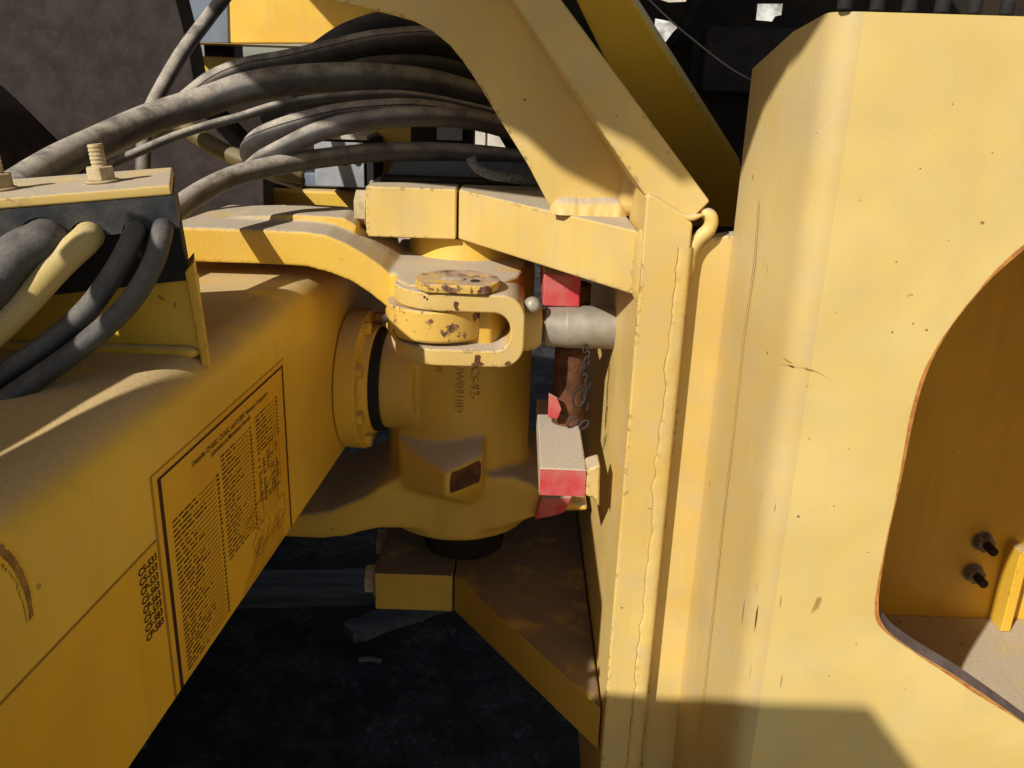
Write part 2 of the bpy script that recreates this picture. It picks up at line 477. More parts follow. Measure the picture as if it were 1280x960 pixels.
# beads
weld('weld_bead', [PY(x, y, WY - 0.001) for x, y in ((630, -20), (668, 35), (720, 112), (770, 187), (800, 233))], 0.0058, 'faded', rear, 0.004)
fillet('weld_bead', [Vector((PZ(688, 270, ZT1).x, WY, ZT1)), Vector((PZ(740, 270, ZT1).x, WY, ZT1)), Vector((0.1065, WY, ZT1))], (0, -1, 0), (0, 0, 1), 0.015, 'faded', rear)
fillet('weld_bead', [Vector((0.1068, 0.7500, z)) for z in (1.130, 1.10, 1.066)], (-0.565, 0.825, 0), (0, -1, 0), 0.009, 'faded', rear)
fillet('weld_bead', [Vector((0.1068, WY, z)) for z in (ZT1, 1.16, 1.20)], (0, -1, 0), (-1, 0, 0), 0.012, 'faded', rear)
bm = bmesh.new(); sm = bmesh.new(); zz = 1.118; prev = pr = None; off = 0.0; hgt = 1.0
while zz > 0.41:
    off += random.uniform(-.0007, .0007); off *= 0.93; hgt += random.uniform(-.06, .06); hgt += (1 - hgt) * 0.15
    xl_w = c1 - 0.0115 + off + 0.0006 * math.sin(zz * 210) - (1.1 - zz) * 0.003
    row = [(xl_w, 0.0004), (xl_w + 0.0003, -0.0007), (xl_w + 0.003, -0.0012 * hgt), (xl_w + 0.007, -0.0014 * hgt), (c1 - 0.001, -0.0010 * hgt), (c1 + 0.0016, 0.001), (c1 + 0.0022, 0.006), (c1 + 0.001, 0.013)]
    cur = [bm.verts.new((x, CF + y + random.uniform(-.00012, .00012), zz)) for x, y in row]
    if prev:
        for i in range(len(cur) - 1): bm.faces.new((prev[i], prev[i + 1], cur[i + 1], cur[i]))
    w = random.uniform(0.00012, 0.00045)
    p2 = (sm.verts.new((xl_w - w - .0002, CF - 0.0004, zz)), sm.verts.new((xl_w + .0001, CF - 0.0006, zz)))
    if pr: sm.faces.new((pr[0], pr[1], p2[1], p2[0]))
    prev, pr = cur, p2; zz -= 0.0022
link_mesh('weld_bead', bm, 'faded', rear, smooth=True)
MAT['seam'] = plain('ochre_crack', (0.26, 0.15, 0.045), (0.40, 0.25, 0.07), 60, 0.9)
link_mesh('seam_crack', sm, 'seam', rear)
weld('weld_bead', [PY(x, y, .749) for x, y in ((876, 262), (888, 272), (886, 286), (872, 300), (862, 318), (858, 350))], 0.0062, 'faded', rear, 0.004)
weld('weld_bead', [PY(x, y, CF + .003) for x, y in ((806, 245), (832, 258), (858, 272), (880, 268))], 0.0028, 'faded', rear, 0.004)
# second plate beside the column, then the bent side panel
prism('side_plate', [(c1 + 0.003, CF + 0.015, 0.40), (0.192, CF + 0.015, 0.40), (0.192, CF + 0.015, 1.128), (c1 + 0.02, CF + 0.015, 1.124), (c1 + 0.003, CF + 0.015, 1.11)], (0, 0.02, 0), 'faded', rear, 0.002)
PFY = 0.60
xs, xf = 0.1855, 0.196
prof = [(xs, CF + 0.014), (xs + 0.002, 0.66)] + [(xf + 0.018 - 0.018 * math.cos(t) , PFY + 0.022 - 0.022 * math.sin(t)) for t in (math.radians(a) for a in (0, 18, 36, 54, 72, 90))]
# the bend, as an open folded sheet with thickness
bm = bmesh.new()
outer = prof; th = 0.010
inner = [(x + th * (1 if i < 3 else 0.7), y + (0 if i < 2 else th * 0.8 * min(1, (i - 1) / 5))) for i, (x, y) in enumerate(prof)]
inner[-1] = (prof[-1][0], PFY + th)
poly = outer + inner[::-1]
solid(bm, [[(x, y, 0.40) for x, y in poly]], (0, 0, 0.895))
for v in bm.verts:
    if v.co.z > 1.0: v.co.z += 0.0 - max(0, (v.co.y - 0.62)) * 0.25
o = link_mesh('bent_edge', bm, 'strip', rear, 0.0)
for p in o.data.polygons: p.use_smooth = True
o.modifiers.new('es', 'EDGE_SPLIT').split_angle = math.radians(32)
sl = bmesh.new(); prev = None
for x, y in ((948, 250), (942, 330), (929, 420), (916, 540), (903, 650), (890, 770), (872, 930)):
    p = PX(x, y, xs - 0.0006); w = 0.0007 * random.uniform(.6, 1.3)
    a, b = sl.verts.new(p - Vector((0, w, 0))), sl.verts.new(p + Vector((0, w, 0)))
    if prev: sl.faces.new((prev[0], prev[1], b, a))
    prev = (a, b)
link_mesh('seam', sl, 'seam', rear)
# flat face with the rounded access hole
def bez(P, n=9):
    q, _ = catmull([PY(x, y, PFY) for x, y in P], [1] * len(P), n); return q
hole = bez([(1300, 296), (1270, 320), (1230, 357), (1181, 420), (1150, 490), (1127, 595), (1108, 680), (1098, 752), (1106, 784), (1140, 812), (1190, 842), (1240, 875), (1290, 910)])
h0, h1 = hole[0], hole[-1]
tail, _ = catmull([h1, Vector((h1.x + .07, PFY, h1.z - .012)), Vector((h1.x + .13, PFY, h1.z + .03)), Vector((h1.x + .155, PFY, h1.z + .13)), Vector((h0.x + .20, PFY, h0.z - .12)), Vector((h0.x + .14, PFY, h0.z - .01)), Vector((h0.x + .07, PFY, h0.z + .022)), h0], [1] * 8, 5)
hole = hole + tail[1:-1]
pl = [Vector((prof[-1][0], PFY, 0.40)), Vector((0.85, PFY, 0.40)), Vector((0.85, PFY, 1.297)), Vector((prof[-1][0], PFY, 1.295))]
prism('side_panel', pl, (0, 0.010, 0), 'panel', rear, 0.0, holes=[hole])
# rust-stained rim just inside the cut edge
bm = bmesh.new(); rim = hole + hole[:1]
cen = Vector((0.42, PFY, 0.95)); prev = None
for i, p in enumerate(rim):
    d = (p - cen).normalized(); w = 0.0005 + 0.0028 * abs(math.sin(i * 0.11 + 0.6)) ** 2 + random.uniform(0, 0.0005)
    a, b = bm.verts.new(p + Vector((0, -0.0006, 0))), bm.verts.new(p + d * w + Vector((0, -0.0006, 0)))
    if prev: bm.faces.new((prev[0], prev[1], b, a))
    prev = (a, b)
MAT['rimstain'] = plain('orange_rust_stain', (0.50, 0.22, 0.05), (0.34, 0.12, 0.03), 120, 0.9)
link_mesh('rust_stain', bm, 'rimstain', rear)
bm = bmesh.new(); prev = None
for i, p in enumerate(rim):
    d = (p - cen).normalized(); a, b = bm.verts.new(p + Vector((0, 0.0002, 0))), bm.verts.new(p - d * 0.0052 + Vector((0, 0.0098, 0)))
    if prev: bm.faces.new((prev[0], prev[1], b, a))
    prev = (a, b)
MAT['cutedge'] = plain('grey_brown_cut_edge', (0.17, 0.12, 0.10), (0.11, 0.075, 0.06), 70, 0.8)
link_mesh('cut_edge', bm, 'cutedge', rear)
# recess behind the hole
BY = 1.08
rp = box('recess_panel', (0.36, BY, 0.50), (0.95, BY + 0.01, 1.25), 'fresh', rear, 0.002)
zl_ = PY(1180, 770, BY).z
box('recess_ledge', (0.40, PFY + 0.02, zl_ - 0.01), (0.85, BY - 0.001, zl_), 'faded', rear, 0.001)
post = PY(1263, 740, BY - 0.035)
box('recess_rib', (post.x, BY - 0.035, zl_ + 0.001), (post.x + 0.014, BY - 0.001, PY(1263, 690, BY - .035).z), 'fresh', rear, 0.0015)
for x, y in ((1228, 676), (1216, 715)):
    q = PY(x, y, BY - 0.001)
    b = lathe(bmesh.new(), q, (0, -1, 0), [(0, 0.0145), (0.002, 0.0145)], 24)
    hexprism(b, q + Vector((0, -0.002, 0)), (0, -1, 0), 0.011, 0.0128, 0.3)
    nut = link_mesh('nut', b, 'steel', rp, 0.0008)
    link_mesh('bolt_end', lathe(bmesh.new(), q, (0.0, -1, 0), [(0.012, 0.0062)] + [(0.012 + 0.0014 * k, 0.0062 - 0.0005 * (k % 2)) for k in range(1, 15)], 16), 'rustdark', nut, 0, smooth=False)
prism('recess_shade_roof', [(0.215, PFY + .011, 1.272), (0.95, PFY + .011, 1.272), (0.95, BY - .001, 1.272), (0.385, BY - .001, 1.272), (0.275, 0.76, 1.272)], (0, 0, 0.008), 'fresh', rear, 0.001)  # unseen roof added to keep sunlight out of the recess
prism('recess_shade_cheek', [(0.215, PFY + .012, 0.5), (0.275, 0.76, 0.5), (0.385, BY - .002, 0.5), (0.392, BY - .002, 0.5), (0.283, 0.757, 0.5), (0.223, PFY + .012, 0.5)], (0, 0, 0.771), 'fresh', rear, 0)  # unseen wall added so the recess stays evenly dark
box('recess_side', (0.94, PFY + 0.011, 0.5), (0.95, BY - 0.001, 1.283), 'fresh', rear, 0.001)
# ribbed dark trim along the panel's top edge
for k in range(8):
    x = 0.192 + 0.0 + k * 0.0205 + 0.004
    cyl('rubber_stud', (x + 0.006, PFY + 0.004, 1.296), (0, 0, 1), [(0, 0.0045), (0.008, 0.0045), (0.010, 0.003)], 'black', rear, 0.0008, 20)
# scratch marks on the panel
MAT['scrape'] = plain('ochre_scrape', (0.45, 0.27, 0.06), (0.58, 0.36, 0.09), 200, 0.8)
def scratch(P, Y, w, mat='crack', name='scratch'):
    bm = bmesh.new(); prev = None
    for i, (x, y) in enumerate(P):
        p = PY(x, y, Y); ww = w * random.uniform(0.4, 1.3)
        a, b = bm.verts.new(p + Vector((0, 0, ww))), bm.verts.new(p - Vector((0, 0, ww)))
        if prev: bm.faces.new((prev[0], prev[1], b, a))
        prev = (a, b)
    return link_mesh(name, bm, mat, rear)
scratch([(962, 438), (975, 446), (984, 451), (990, 455), (1004, 459), (1014, 462), (1024, 466), (1033, 471), (1037, 477)], PFY - 0.0006, 0.0002, 'scrape')
scratch([(979, 448), (984, 451), (989, 454)], PFY - 0.0008, 0.0007, 'seam'); scratch([(1006, 460), (1011, 462), (1016, 463)], PFY - 0.0008, 0.0005, 'seam')
for k in range(5):
    scratch([(1014 + k * 2.2, 766 - k * 1.5), (1018 + k * 1.8, 756 - k), (1022 + k * 1.2, 747)], PFY - 0.0006 - k * 0.0002, 0.0014, 'scrape')

def patch(P, Y, mat, parent, name, lift=0.0005):
    bm = bmesh.new(); bm.faces.new([bm.verts.new(PY(x, y, Y) - Vector((0, lift, 0))) for x, y in P]); return link_mesh(name, bm, mat, parent, normals=False)
bm = bmesh.new()
for x, y, r in ((1227, 278, 3.2), (1120, 327, 1.6), (1115, 415, 1.8), (1158, 412, 2.6), (1141, 404, 1.6), (1021, 166, 1.5), (998, 645, 2.4), (1042, 632, 1.7), (1009, 482, 1.3), (1012, 548, 1.5), (1085, 690, 1.6), (1060, 560, 1.2), (1150, 210, 1.4), (1075, 250, 1.3), (1190, 130, 1.5), (1036, 845, 1.3), (1070, 805, 1.6), (1130, 860, 1.4), (1185, 300, 1.2), (1240, 190, 1.6), (1045, 390, 1.1)):
    P = []
    for k in range(9):
        t = k * 0.698; q = r * random.uniform(.35, 0.95)
        P.append(bm.verts.new(PY(x + q * math.cos(t) * random.choice((1, 1.3)), y + q * math.sin(t) * .8, PFY) - Vector((0, 0.0005, 0))))
    bm.faces.new(P)
kind(link_mesh('rust_spots', bm, plain('ochre_rust_spot', (0.40, 0.24, 0.07), (0.24, 0.12, 0.04), 300, 0.9), rear, normals=False), 'stuff')
bm = bmesh.new()
for x, y, l, w in ((929, 765, 42, 2.4), (946, 735, 20, .8), (938, 840, 26, .8), (951, 620, 14, .7), (962, 118, 8, 1.2), (921, 905, 30, .7), (955, 330, 12, .6)):
    p = PX(x, y, xs - 0.0008); h = l * .00032; w_ = w * .0006
    bm.faces.new([bm.verts.new(p + Vector((0, a_, b_))) for a_, b_ in ((0, -h), (w_ * .8, -h * .3), (w_, h * .4), (0, h), (-w_, h * .2), (-w_ * .7, -h * .5))])
kind(link_mesh('scrape_marks', bm, plain('rusty_scrape', (0.40, 0.20, 0.06), (0.22, 0.10, 0.03), 150, 0.9), rear, normals=False), 'stuff')
# lugs welded to the column for the lock pin
def lug(p1, p0, xr, yf, yb, name='lock_lug'):
    bm = box_bm(bmesh.new(), (p1.x, yf, p0.z), (xr, yb, p1.z))
    return bm
LA, LB = PY(675, 585, 0.80), PY(675, 619, 0.80)
xr = PY(733, 600, 0.80).x
lk = link_mesh('lock_lug', lug(LA, LB, xr, 0.80, 1.0), 'duststeel', rear, 0.002)
box('red_face', (LA.x + .0004, .7988, LB.z + .0006), (xr - .0006, .7998, LA.z - .0008), 'red', lk, 0.0003)
prism('lug_weld', [(xr - .0005, .7985, LA.z + .001), (xr + .013, .7985, LA.z + .006), (xr + .015, .7985, LB.z - .012), (xr + .008, .7985, LB.z - .001), (xr - .0005, .7985, LB.z + .001)], (0, 0.03, 0), 'faded', lk, 0.003, seg=3)
UA, UB = PY(680, 342, 0.90), PY(680, 383, 0.90)
uk = link_mesh('lock_lug', lug(UA, UB, PY(726, 360, 0.90).x, 0.90, 1.04), 'red', rear, 0.002)

# ------------------------------------------------------------------ hitch casting
hc = thing('hitch_casting', 'yellow cast hitch barrel with curved wings between the pin arms', 'hitch casting', (AX, AY, 0.60))
# barrel
zb0, zb1 = 0.690, 1.040
BRL = 0.092
prof = [(0, 0.098), (0.05, 0.098), (0.07, BRL + 0.001), (0.11, BRL), (zb1 - zb0 - 0.01, BRL), (zb1 - zb0, BRL - 0.006)]
cyl('barrel', (AX, AY, zb0), (0, 0, 1), prof, 'cast', hc, 0.003, 72)
cyl('bearing_boss', (AX + 0.008, AY, zb1 - 0.002), (0, 0, 1), [(0, 0.076), (0.012, 0.072), (0.032, 0.070)], 'cast', hc, 0.001, 64)
cyl('lower_boss', (AX + 0.008, AY + 0.01, ZL1 + 0.002), (0, 0, 1), [(0, 0.055), (0.06, 0.058)], 'steelshade', hc, 0.003, 64)  # shade under the wing put into the boss colour
# upper wing: cast arm reaching left over the beam
WF = 0.93
def XZ(P, Y): return [PY(x, y, Y) for x, y in P]
uw = [(170, 300), (172, 284), (246, 284), (330, 287), (384, 290), (408, 294), (432, 304), (456, 318), (476, 332), (492, 346), (496, 362), (492, 392), (486, 386), (464, 368), (440, 352), (412, 341), (385, 334), (330, 330), (255, 328), (170, 326)]
prism('upper_wing', XZ(uw, WF), (-0.004, 0.145, 0.004), 'cast', hc, 0.006, seg=3)
# raised back step of the wing
us = [(262, 276), (300, 270), (372, 268), (430, 272), (446, 282), (446, 310), (262, 310)]
prism('wing_rib', XZ(us, 0.985), (-0.006, 0.085, 0.0), 'cast', hc, 0.005, seg=3)
# lug that carries the cylinder eye
lt = PY(490, 345, 0.955)
zl = 1.046
pA, pB, pC = PZ(491, 349, zl), PZ(498, 353, zl), PZ(640, 352, zl)
lugp = [(pA.x, pA.y + 0.02), (pA.x + 0.004, pA.y), (pB.x + 0.01, pB.y - 0.008), (pC.x - 0.02, pB.y - 0.006), (0.004, 0.935), (0.012, 1.0), (0.010, 1.14), (-0.150, 1.14), (-0.150, 0.99)]
prism('eye_lug', [(x, y, zl) for x, y in lugp], (0, 0, -0.079), 'cast', hc, 0.007, seg=3)
# lower wing
lw = [(300, 648), (360, 646), (410, 640), (455, 622), (480, 606), (500, 596), (640, 596), (664, 606), (690, 622), (735, 634), (735, 640), (700, 641), (672, 646), (648, 655), (622, 664), (590, 666), (540, 665), (500, 662), (472, 662), (452, 666), (432, 672), (400, 675), (362, 673), (300, 672)]
lo_w = prism('lower_wing', XZ(lw, 0.985), (0, 0.19, 0), 'cast', hc, 0.009, seg=3)
prism('stop_pad', [PY(x, y, 0.968) for x, y in ((676, 624), (716, 621), (706, 641), (690, 646), (668, 650))], (0, 0.02, 0), 'red', hc, 0.002)
# foot block with the bare rusty face, in front of the barrel
fb = [(488, 566), (556, 603), (558, 622), (606, 600), (604, 570)]
tA, tB, tC, tD = PZ(492, 560, 0.800), PZ(556, 606, 0.770), PZ(604, 572, 0.790), PZ(606, 540, 0.815)
bm = bmesh.new()
F1, F2, F3 = PY(500, 575, 0.985), PY(557, 592, 0.925), PY(603, 570, 0.955)
B1, B3 = Vector((F1.x - .01, 1.02, F1.z + .022)), Vector((F3.x + .004, 1.02, F3.z + .02))
top = [F1, F2, F3, B3, B1]
bot = [Vector((p.x * 1.0, p.y, 0)) for p in top]
bz = [PY(500, 610, 0.985).z, PY(557, 622, 0.925).z, PY(603, 604, 0.955).z, 0.72, 0.72]
tv = [bm.verts.new(p) for p in top]; bv = [bm.verts.new((p.x, p.y, z)) for p, z in zip(top, bz)]
bm.faces.new(tv); bm.faces.new(bv[::-1])
for i in range(5): bm.faces.new((tv[i], tv[(i + 1) % 5], bv[(i + 1) % 5], bv[i]))
fo = link_mesh('foot_block', bm, 'cast', hc, 0.006, seg=4)
# bare rusty face: a thin proud patch with an uneven outline
nrm = (F3 - F2).cross(Vector((0, 0, 1))).normalized()
bm = bmesh.new(); ring = []
w = (F3 - F2); bh = lambda t: bz[1] + (bz[2] - bz[1]) * t
topz = lambda t: F2.z + (F3.z - F2.z) * t
cor = [(0.13, 0.10), (0.5, 0.09), (0.92, 0.1), (0.97, 0.3), (0.96, 0.78), (0.88, 0.92), (0.5, 0.90), (0.16, 0.93), (0.12, 0.6)]
for t, v in cor:
    t += random.uniform(-.02, .02); v += random.uniform(-.02, .02)
    p = F2 + w * t; p.z = bh(t) + (topz(t) - bh(t)) * v
    ring.append(bm.verts.new(p + nrm * 0.0004))
bm.faces.new(ring)
pad = link_mesh('rusty_pad', bm, 'rust', hc)
def merge_cast(objs, voxel, iters, name):
    bm = bmesh.new()
    for o in objs: bm.from_mesh(o.data)
    par = objs[0].parent; kids = [c for o in objs for c in o.children]
    for o in objs: bpy.data.objects.remove(o)
    me = bpy.data.meshes.new(name); bm.to_mesh(me); bm.free(); me.materials.append(MAT['cast'])
    o = bpy.data.objects.new(name, me); COL.objects.link(o)
    r_ = o.modifiers.new('r', 'REMESH'); r_.mode = 'VOXEL'; r_.voxel_size = voxel; r_.use_smooth_shade = True
    sm_ = o.modifiers.new('s', 'SMOOTH'); sm_.factor = 0.5; sm_.iterations = iters
    dg = bpy.context.evaluated_depsgraph_get(); dg.update()
    m2 = bpy.data.meshes.new_from_object(o.evaluated_get(dg)); o.modifiers.clear(); o.data = m2
    for p in m2.polygons: p.use_smooth = True
    if not m2.materials: m2.materials.append(MAT['cast'])
    o.parent = par
    for c in kids: c.parent = o
    return o
# trunnion stub, reaching to the beam
TZ = 0.885
cyl('trunnion', (AX - 0.05, AY - 0.035, TZ), (-1, 0, 0), [(0, 0.062), (0.048, 0.062), (0.058, 0.058)], 'cast', hc, 0.003, 56)
hc_parts = {o.name: o for o in hc.children}
merge_cast([hc_parts[n] for n in ('upper_wing', 'wing_rib', 'eye_lug')], 0.0022, 6, 'upper_wing')
hc_parts = {o.name: o for o in hc.children}
merge_cast([hc_parts[n] for n in ('barrel', 'lower_wing', 'foot_block', 'trunnion')], 0.003, 18, 'barrel')
# cast lettering on the barrel, read downwards
def on_barrel(x0px, ytop, lift):
    p = PY(x0px, ytop, AY - BRL)
    th0 = math.atan2(p.x - AX, BRL)
    z0 = p.z
    def f(co):
        th = th0 + co.y / BRL; r = BRL + lift + co.z
        return Vector((AX + r * math.sin(th), AY - r * math.cos(th), z0 - co.x))
    return f
for s, x0, y0, sz in (('8CS-92-', 590, 452, 0.0150), ('UW0910D', 570, 454, 0.0142), ('WI', 545, 452, 0.011)):
    link_mesh('cast_lettering', text_bm(s, sz, on_barrel(x0, y0, 0.0008), 0.0014), 'cast', hc, 0, normals=False)

# ------------------------------------------------------------------ steering cylinder end: fork, rod, pin
sc = thing('steering_cylinder', 'steering cylinder with grey rod and yellow fork end clasping a chipped pin eye', 'hydraulic cylinder', (0.0, 0.92, 0.95))
EX, EYC, ER = PY(558, 400, 0.905).x, 0.905, 0.054
FY = EYC - 0.050
top_o, top_i = PY(560, 366, FY).z, PY(560, 389, FY).z
bot_i, bot_o = PY(570, 436, FY).z, PY(570, 457, FY).z
xR, xI = PY(656, 410, FY).x, PY(638, 410, FY).x
xL = EX - 0.062
ro, ri = 0.024, 0.017
outer = [(xL, top_o)] + [(p[0], p[1]) for p in arcpts((xR - ro, top_o - ro), ro, 90, 0, 8)] + [(p[0], p[1]) for p in arcpts((xR - ro, bot_o + ro), ro, 0, -90, 8)] + [(xL, bot_o)]
inner = [(xL, bot_i)] + arcpts((xI - ri, bot_i + ri), ri, -90, 0, 8) + arcpts((xI - ri, top_i - ri), ri, 0, 90, 8) + [(xL, top_i)]
cprof = outer + inner
fork = prism('fork', [(x, FY - 0.01, z) for x, z in cprof], (0, 0.13, 0), 'faded', sc, 0)
plan = [(x, y) for x, y in arcpts((EX, EYC), 0.0545, 80, 278, 30)] + [(xR + 0.02, FY - 0.003), (xR + 0.02, EYC + 0.05)]
cut = prism('cutter', [(x, y, 0.8) for x, y in plan], (0, 0, 0.4), 'faded', None, 0)
# both meshes in world space for the cut
fork.parent = None; fork.location = origin(sc)
bpy.context.view_layer.update()
boolean(fork, cut)
fork.parent = sc; fork.location = (0, 0, 0)
fork.data.materials.clear(); fork.data.materials.append(MAT['faded'])
soften(fork, 0.0024)
for P in ([(594, 443), (600, 443), (599, 450), (605, 454), (597, 456.5), (588, 455.5), (593, 452)], [(568, 376), (573, 377), (571, 383), (574, 386), (569, 387), (567, 381)], [(632, 452), (637, 450), (636, 455), (630, 456)], [(530, 369), (533, 370), (532, 373), (529, 372)]):
    patch(P, FY - 0.003, 'rust', sc, 'rust_chip', 0.0021)
# neck behind the fork and the rod running into the column
rz = PY(720, 410, 0.90).z; ry = 0.905
cyl('fork_neck', (xR - 0.004, ry, rz), (1, 0, 0), [(0, 0.028), (0.008, 0.0275), (0.018, 0.0245), (0.023, 0.020)], 'faded', sc, 0.002, 40)
cyl('rod', (xR + 0.018, ry, rz), (1, 0, 0), [(0, 0.014), (0.005, 0.0215), (0.026, 0.0225), (0.0265, 0.0229), (0.055, 0.0229), (0.0555, 0.0226), (0.13, 0.0226)], 'rod', sc, 0.0006, 48)
bp = PY(665, 385, ry - 0.03)
cyl('grease_plug', bp + Vector((0, 0.012, 0)), (0.15, -1, 0.25), [(0, 0.009), (0.008, 0.0085), (0.012, 0.0065), (0.014, 0.003)], 'rod', sc, 0.001, 20)

eye = bmesh.new()
ez1, ez0 = PY(558, 390, FY).z + 0.0, PY(558, 431, FY).z
ey = cyl('pin_eye', (EX - 0.009, EYC + .003, ez0), (0, 0, 1), [(0, 0.051), (0.003, 0.0535), (ez1 - ez0 - 0.002, 0.0548), (ez1 - ez0, 0.0535)], 'chipped', hc, 0.0015, 64)
box('eye_web', (EX - 0.045, EYC + 0.005, ez0 + 0.001), (EX + 0.04, 0.98, ez1 - 0.001), 'cast', hc, 0.002)
# pin with a flat-sided cap
pin = thing('pivot_pin', 'rusty round pin cap with one flat side on top of the fork', 'pin', (EX, EYC, top_o))
cpc = PZ(572, 356, top_o + 0.004)
capP = [(x, y) for x, y in arcpts((cpc.x, cpc.y + 0.004), 0.043, -48, 226, 40)]
co = prism('pin_cap_disc', [(x, y, top_o + 0.0008) for x, y in capP], (0, 0, 0.009), 'rustcap', pin, 0.0015)
co.name = 'cap_disc'
cyl('pin_shaft', (EX, EYC, bot_o + 0.002), (0, 0, 1), [(0, 0.022), (top_o - bot_o - 0.003, 0.022)], 'steel', pin, 0.001, 32)
hp = Vector((cpc.x + 0.018, cpc.y - 0.006, top_o + 0.0098))
bm = lathe(bmesh.new(), hp, (0, 0, 1), [(0, 0.0048), (0.0008, 0.0046)], 18)
link_mesh('tapped_hole', bm, 'black', co)
bm = bmesh.new(); bmesh.ops.create_icosphere(bm, subdivisions=2, radius=0.012)
for v in bm.verts:
    v.co = Vector((v.co.x * 1.1, v.co.y * 0.8, max(0, v.co.z) * 0.32)) * (1 + random.uniform(-.1, .1)) + Vector((cpc.x - 0.004, cpc.y + 0.0, top_o + 0.0094))
link_mesh('dirt_lump', bm, plain('dirt', (0.40, 0.33, 0.24), (0.28, 0.21, 0.14), 200, 0.95), co, smooth=True)
# grease fitting at the left of the eye
gz = PY(488, 399, 0.90)
cyl('grease_fitting', gz + Vector((0.008, 0, 0)), (-1, -0.3, 0.1), [(0, 0.0055), (0.006, 0.0055), (0.0065, 0.003), (0.011, 0.003), (0.012, 0.0048), (0.016, 0.0042), (0.018, 0.002)], 'steel', hc, 0.0004, 16)

# ------------------------------------------------------------------ lock pin and chain
lp = PY(712, 470, 0.93)
lockp = thing('lock_pin', 'rusty upright lock pin standing between the red lugs', 'lock pin', (lp.x, 0.93, LA.z))
cyl('pin_tube', (lp.x, 0.93, LA.z - 0.01), (0, 0, 1), [(0, 0.018), (0.17, 0.018)], 'rust', lockp, 0.001, 32)
tq = [PY(x, y, 0.90) for x, y in ((686, 492), (697, 498), (702, 512), (697, 524), (685, 522))]
link_mesh('red_tag', solid(bmesh.new(), [tq], (0, 0.004, 0)), 'red', lockp, 0.001)
def link_bm(c, R, r, tilt, yaw):
    bm = bmesh.new(); P = []
    for i in range(20):
        t = 2 * math.pi * i / 20
        P.append(Vector((math.cos(t) * R * 0.62, 0, math.sin(t) * R)))
    rot = Matrix.Rotation(yaw, 4, 'Z') @ Matrix.Rotation(tilt, 4, 'Y')
    P = [c + rot @ p for p in P]; n = 8; rings = []
    for i in range(20):
        t = (P[(i + 1) % 20] - P[i - 1]).normalized(); _, u, v = frame(t)
        nn = (P[i] - c).normalized(); u = (nn - t * nn.dot(t)).normalized(); v = t.cross(u)
        rings.append([bm.verts.new(P[i] + (u * math.cos(a) + v * math.sin(a)) * r) for a in (2 * math.pi * k / n for k in range(n))])
    for i in range(20):
        A, B = rings[i], rings[(i + 1) % 20]
        for k in range(n): bm.faces.new((A[k], A[(k + 1) % n], B[(k + 1) % n], B[k]))
    return bm
ch = thing('lock_chain', 'thin rusty chain hanging beside the lock pin', 'chain', tuple(PY(733, 440, 0.885)))
p0, p1 = PY(732, 436, 0.885), PY(731, 508, 0.885)
n = 11
for i in range(n):
    c = p0.lerp(p1, i / (n - 1)) + Vector((0.003 * math.sin(i * 1.3), 0, 0))
    link_mesh('link', link_bm(c, 0.0045, 0.0011, 0, (i % 2) * 1.5 + 0.4), 'rustdark', ch, smooth=True)
for c, R in ((PY(724, 497, 0.87), 0.011), (PY(716, 528, 0.87), 0.007), (PY(730, 531, 0.87), 0.006)):
    link_mesh('ring', link_bm(c, R, 0.0012, 0.9 if R < .01 else 0.2, 0.3), 'rustdark', ch, smooth=True)

# ------------------------------------------------------------------ front frame (left): box beam, flange, clamp bracket, charts
q0 = PY(440, 460, 1.05)
BD = ray(744, 92); BD.z = 0; BD.normalize()
BN = Vector((BD.y, -BD.x, 0))
front = thing('front_frame', 'deep yellow front frame beam carrying the printed lubrication chart at left', 'machine frame', (-0.35, 0.7, 0))
def bpt(s, z, out=0.0):
    base = q0 - BD * q0.dot(BD); base.z = 0
    return base + BD * s + BN * out + Vector((0, 0, z))
def beam_sz(x, y):
    P = PN(x, y, q0, BN); return P.dot(BD), P.z
ZB0, ZB1, RB = 0.805, 1.035, 0.036
sec = [(0, ZB0)] + [(-RB + RB * math.cos(math.radians(a)), ZB1 - RB + RB * math.sin(math.radians(a))) for a in range(0, 91, 9)] + [(-0.36, ZB1), (-0.36, ZB0)]
bm = bmesh.new()
SS = [-0.25, 0.2, 0.5, 0.8, 1.1, 1.32]
rings = [[bm.verts.new(bpt(s, z, u)) for u, z in sec] for s in SS]
for A, B in zip(rings, rings[1:]):
    for i in range(len(sec)): bm.faces.new((A[i], A[(i + 1) % len(sec)], B[(i + 1) % len(sec)], B[i]))
bm.faces.new(rings[0]); bm.faces.new(rings[-1][::-1])
beam = link_mesh('beam', bm, 'fresh', front, smooth=True)
beam.modifiers.new('es', 'EDGE_SPLIT').split_angle = math.radians(30)
# flange ring and bolts on the beam's side
sF, _ = beam_sz(440, 462); fz = TZ
fc = Vector((bpt(sF, fz, 0).x, AY - 0.035, fz))
fl = cyl('flange', fc + BN * 0.0005, BN, [(0, 0.088), (0.025, 0.088), (0.0255, 0.070), (0.036, 0.068)], 'fresh', front, 0.002, 64)
cyl('bearing_seal', fc + BN * 0.0365, BN, [(0, 0.066), (0.012, 0.064)], 'black', front, 0.001, 56)
for k in range(8):
    a = 2 * math.pi * k / 8 + 0.35
    c = fc + BN * 0.0255 + (BD * math.cos(a) + Vector((0, 0, 1)) * math.sin(a)) * 0.0775
    link_mesh('flange_bolt', hexprism(bmesh.new(), c, BN, 0.007, 0.0085, a), 'fresh', fl, 0.0008)
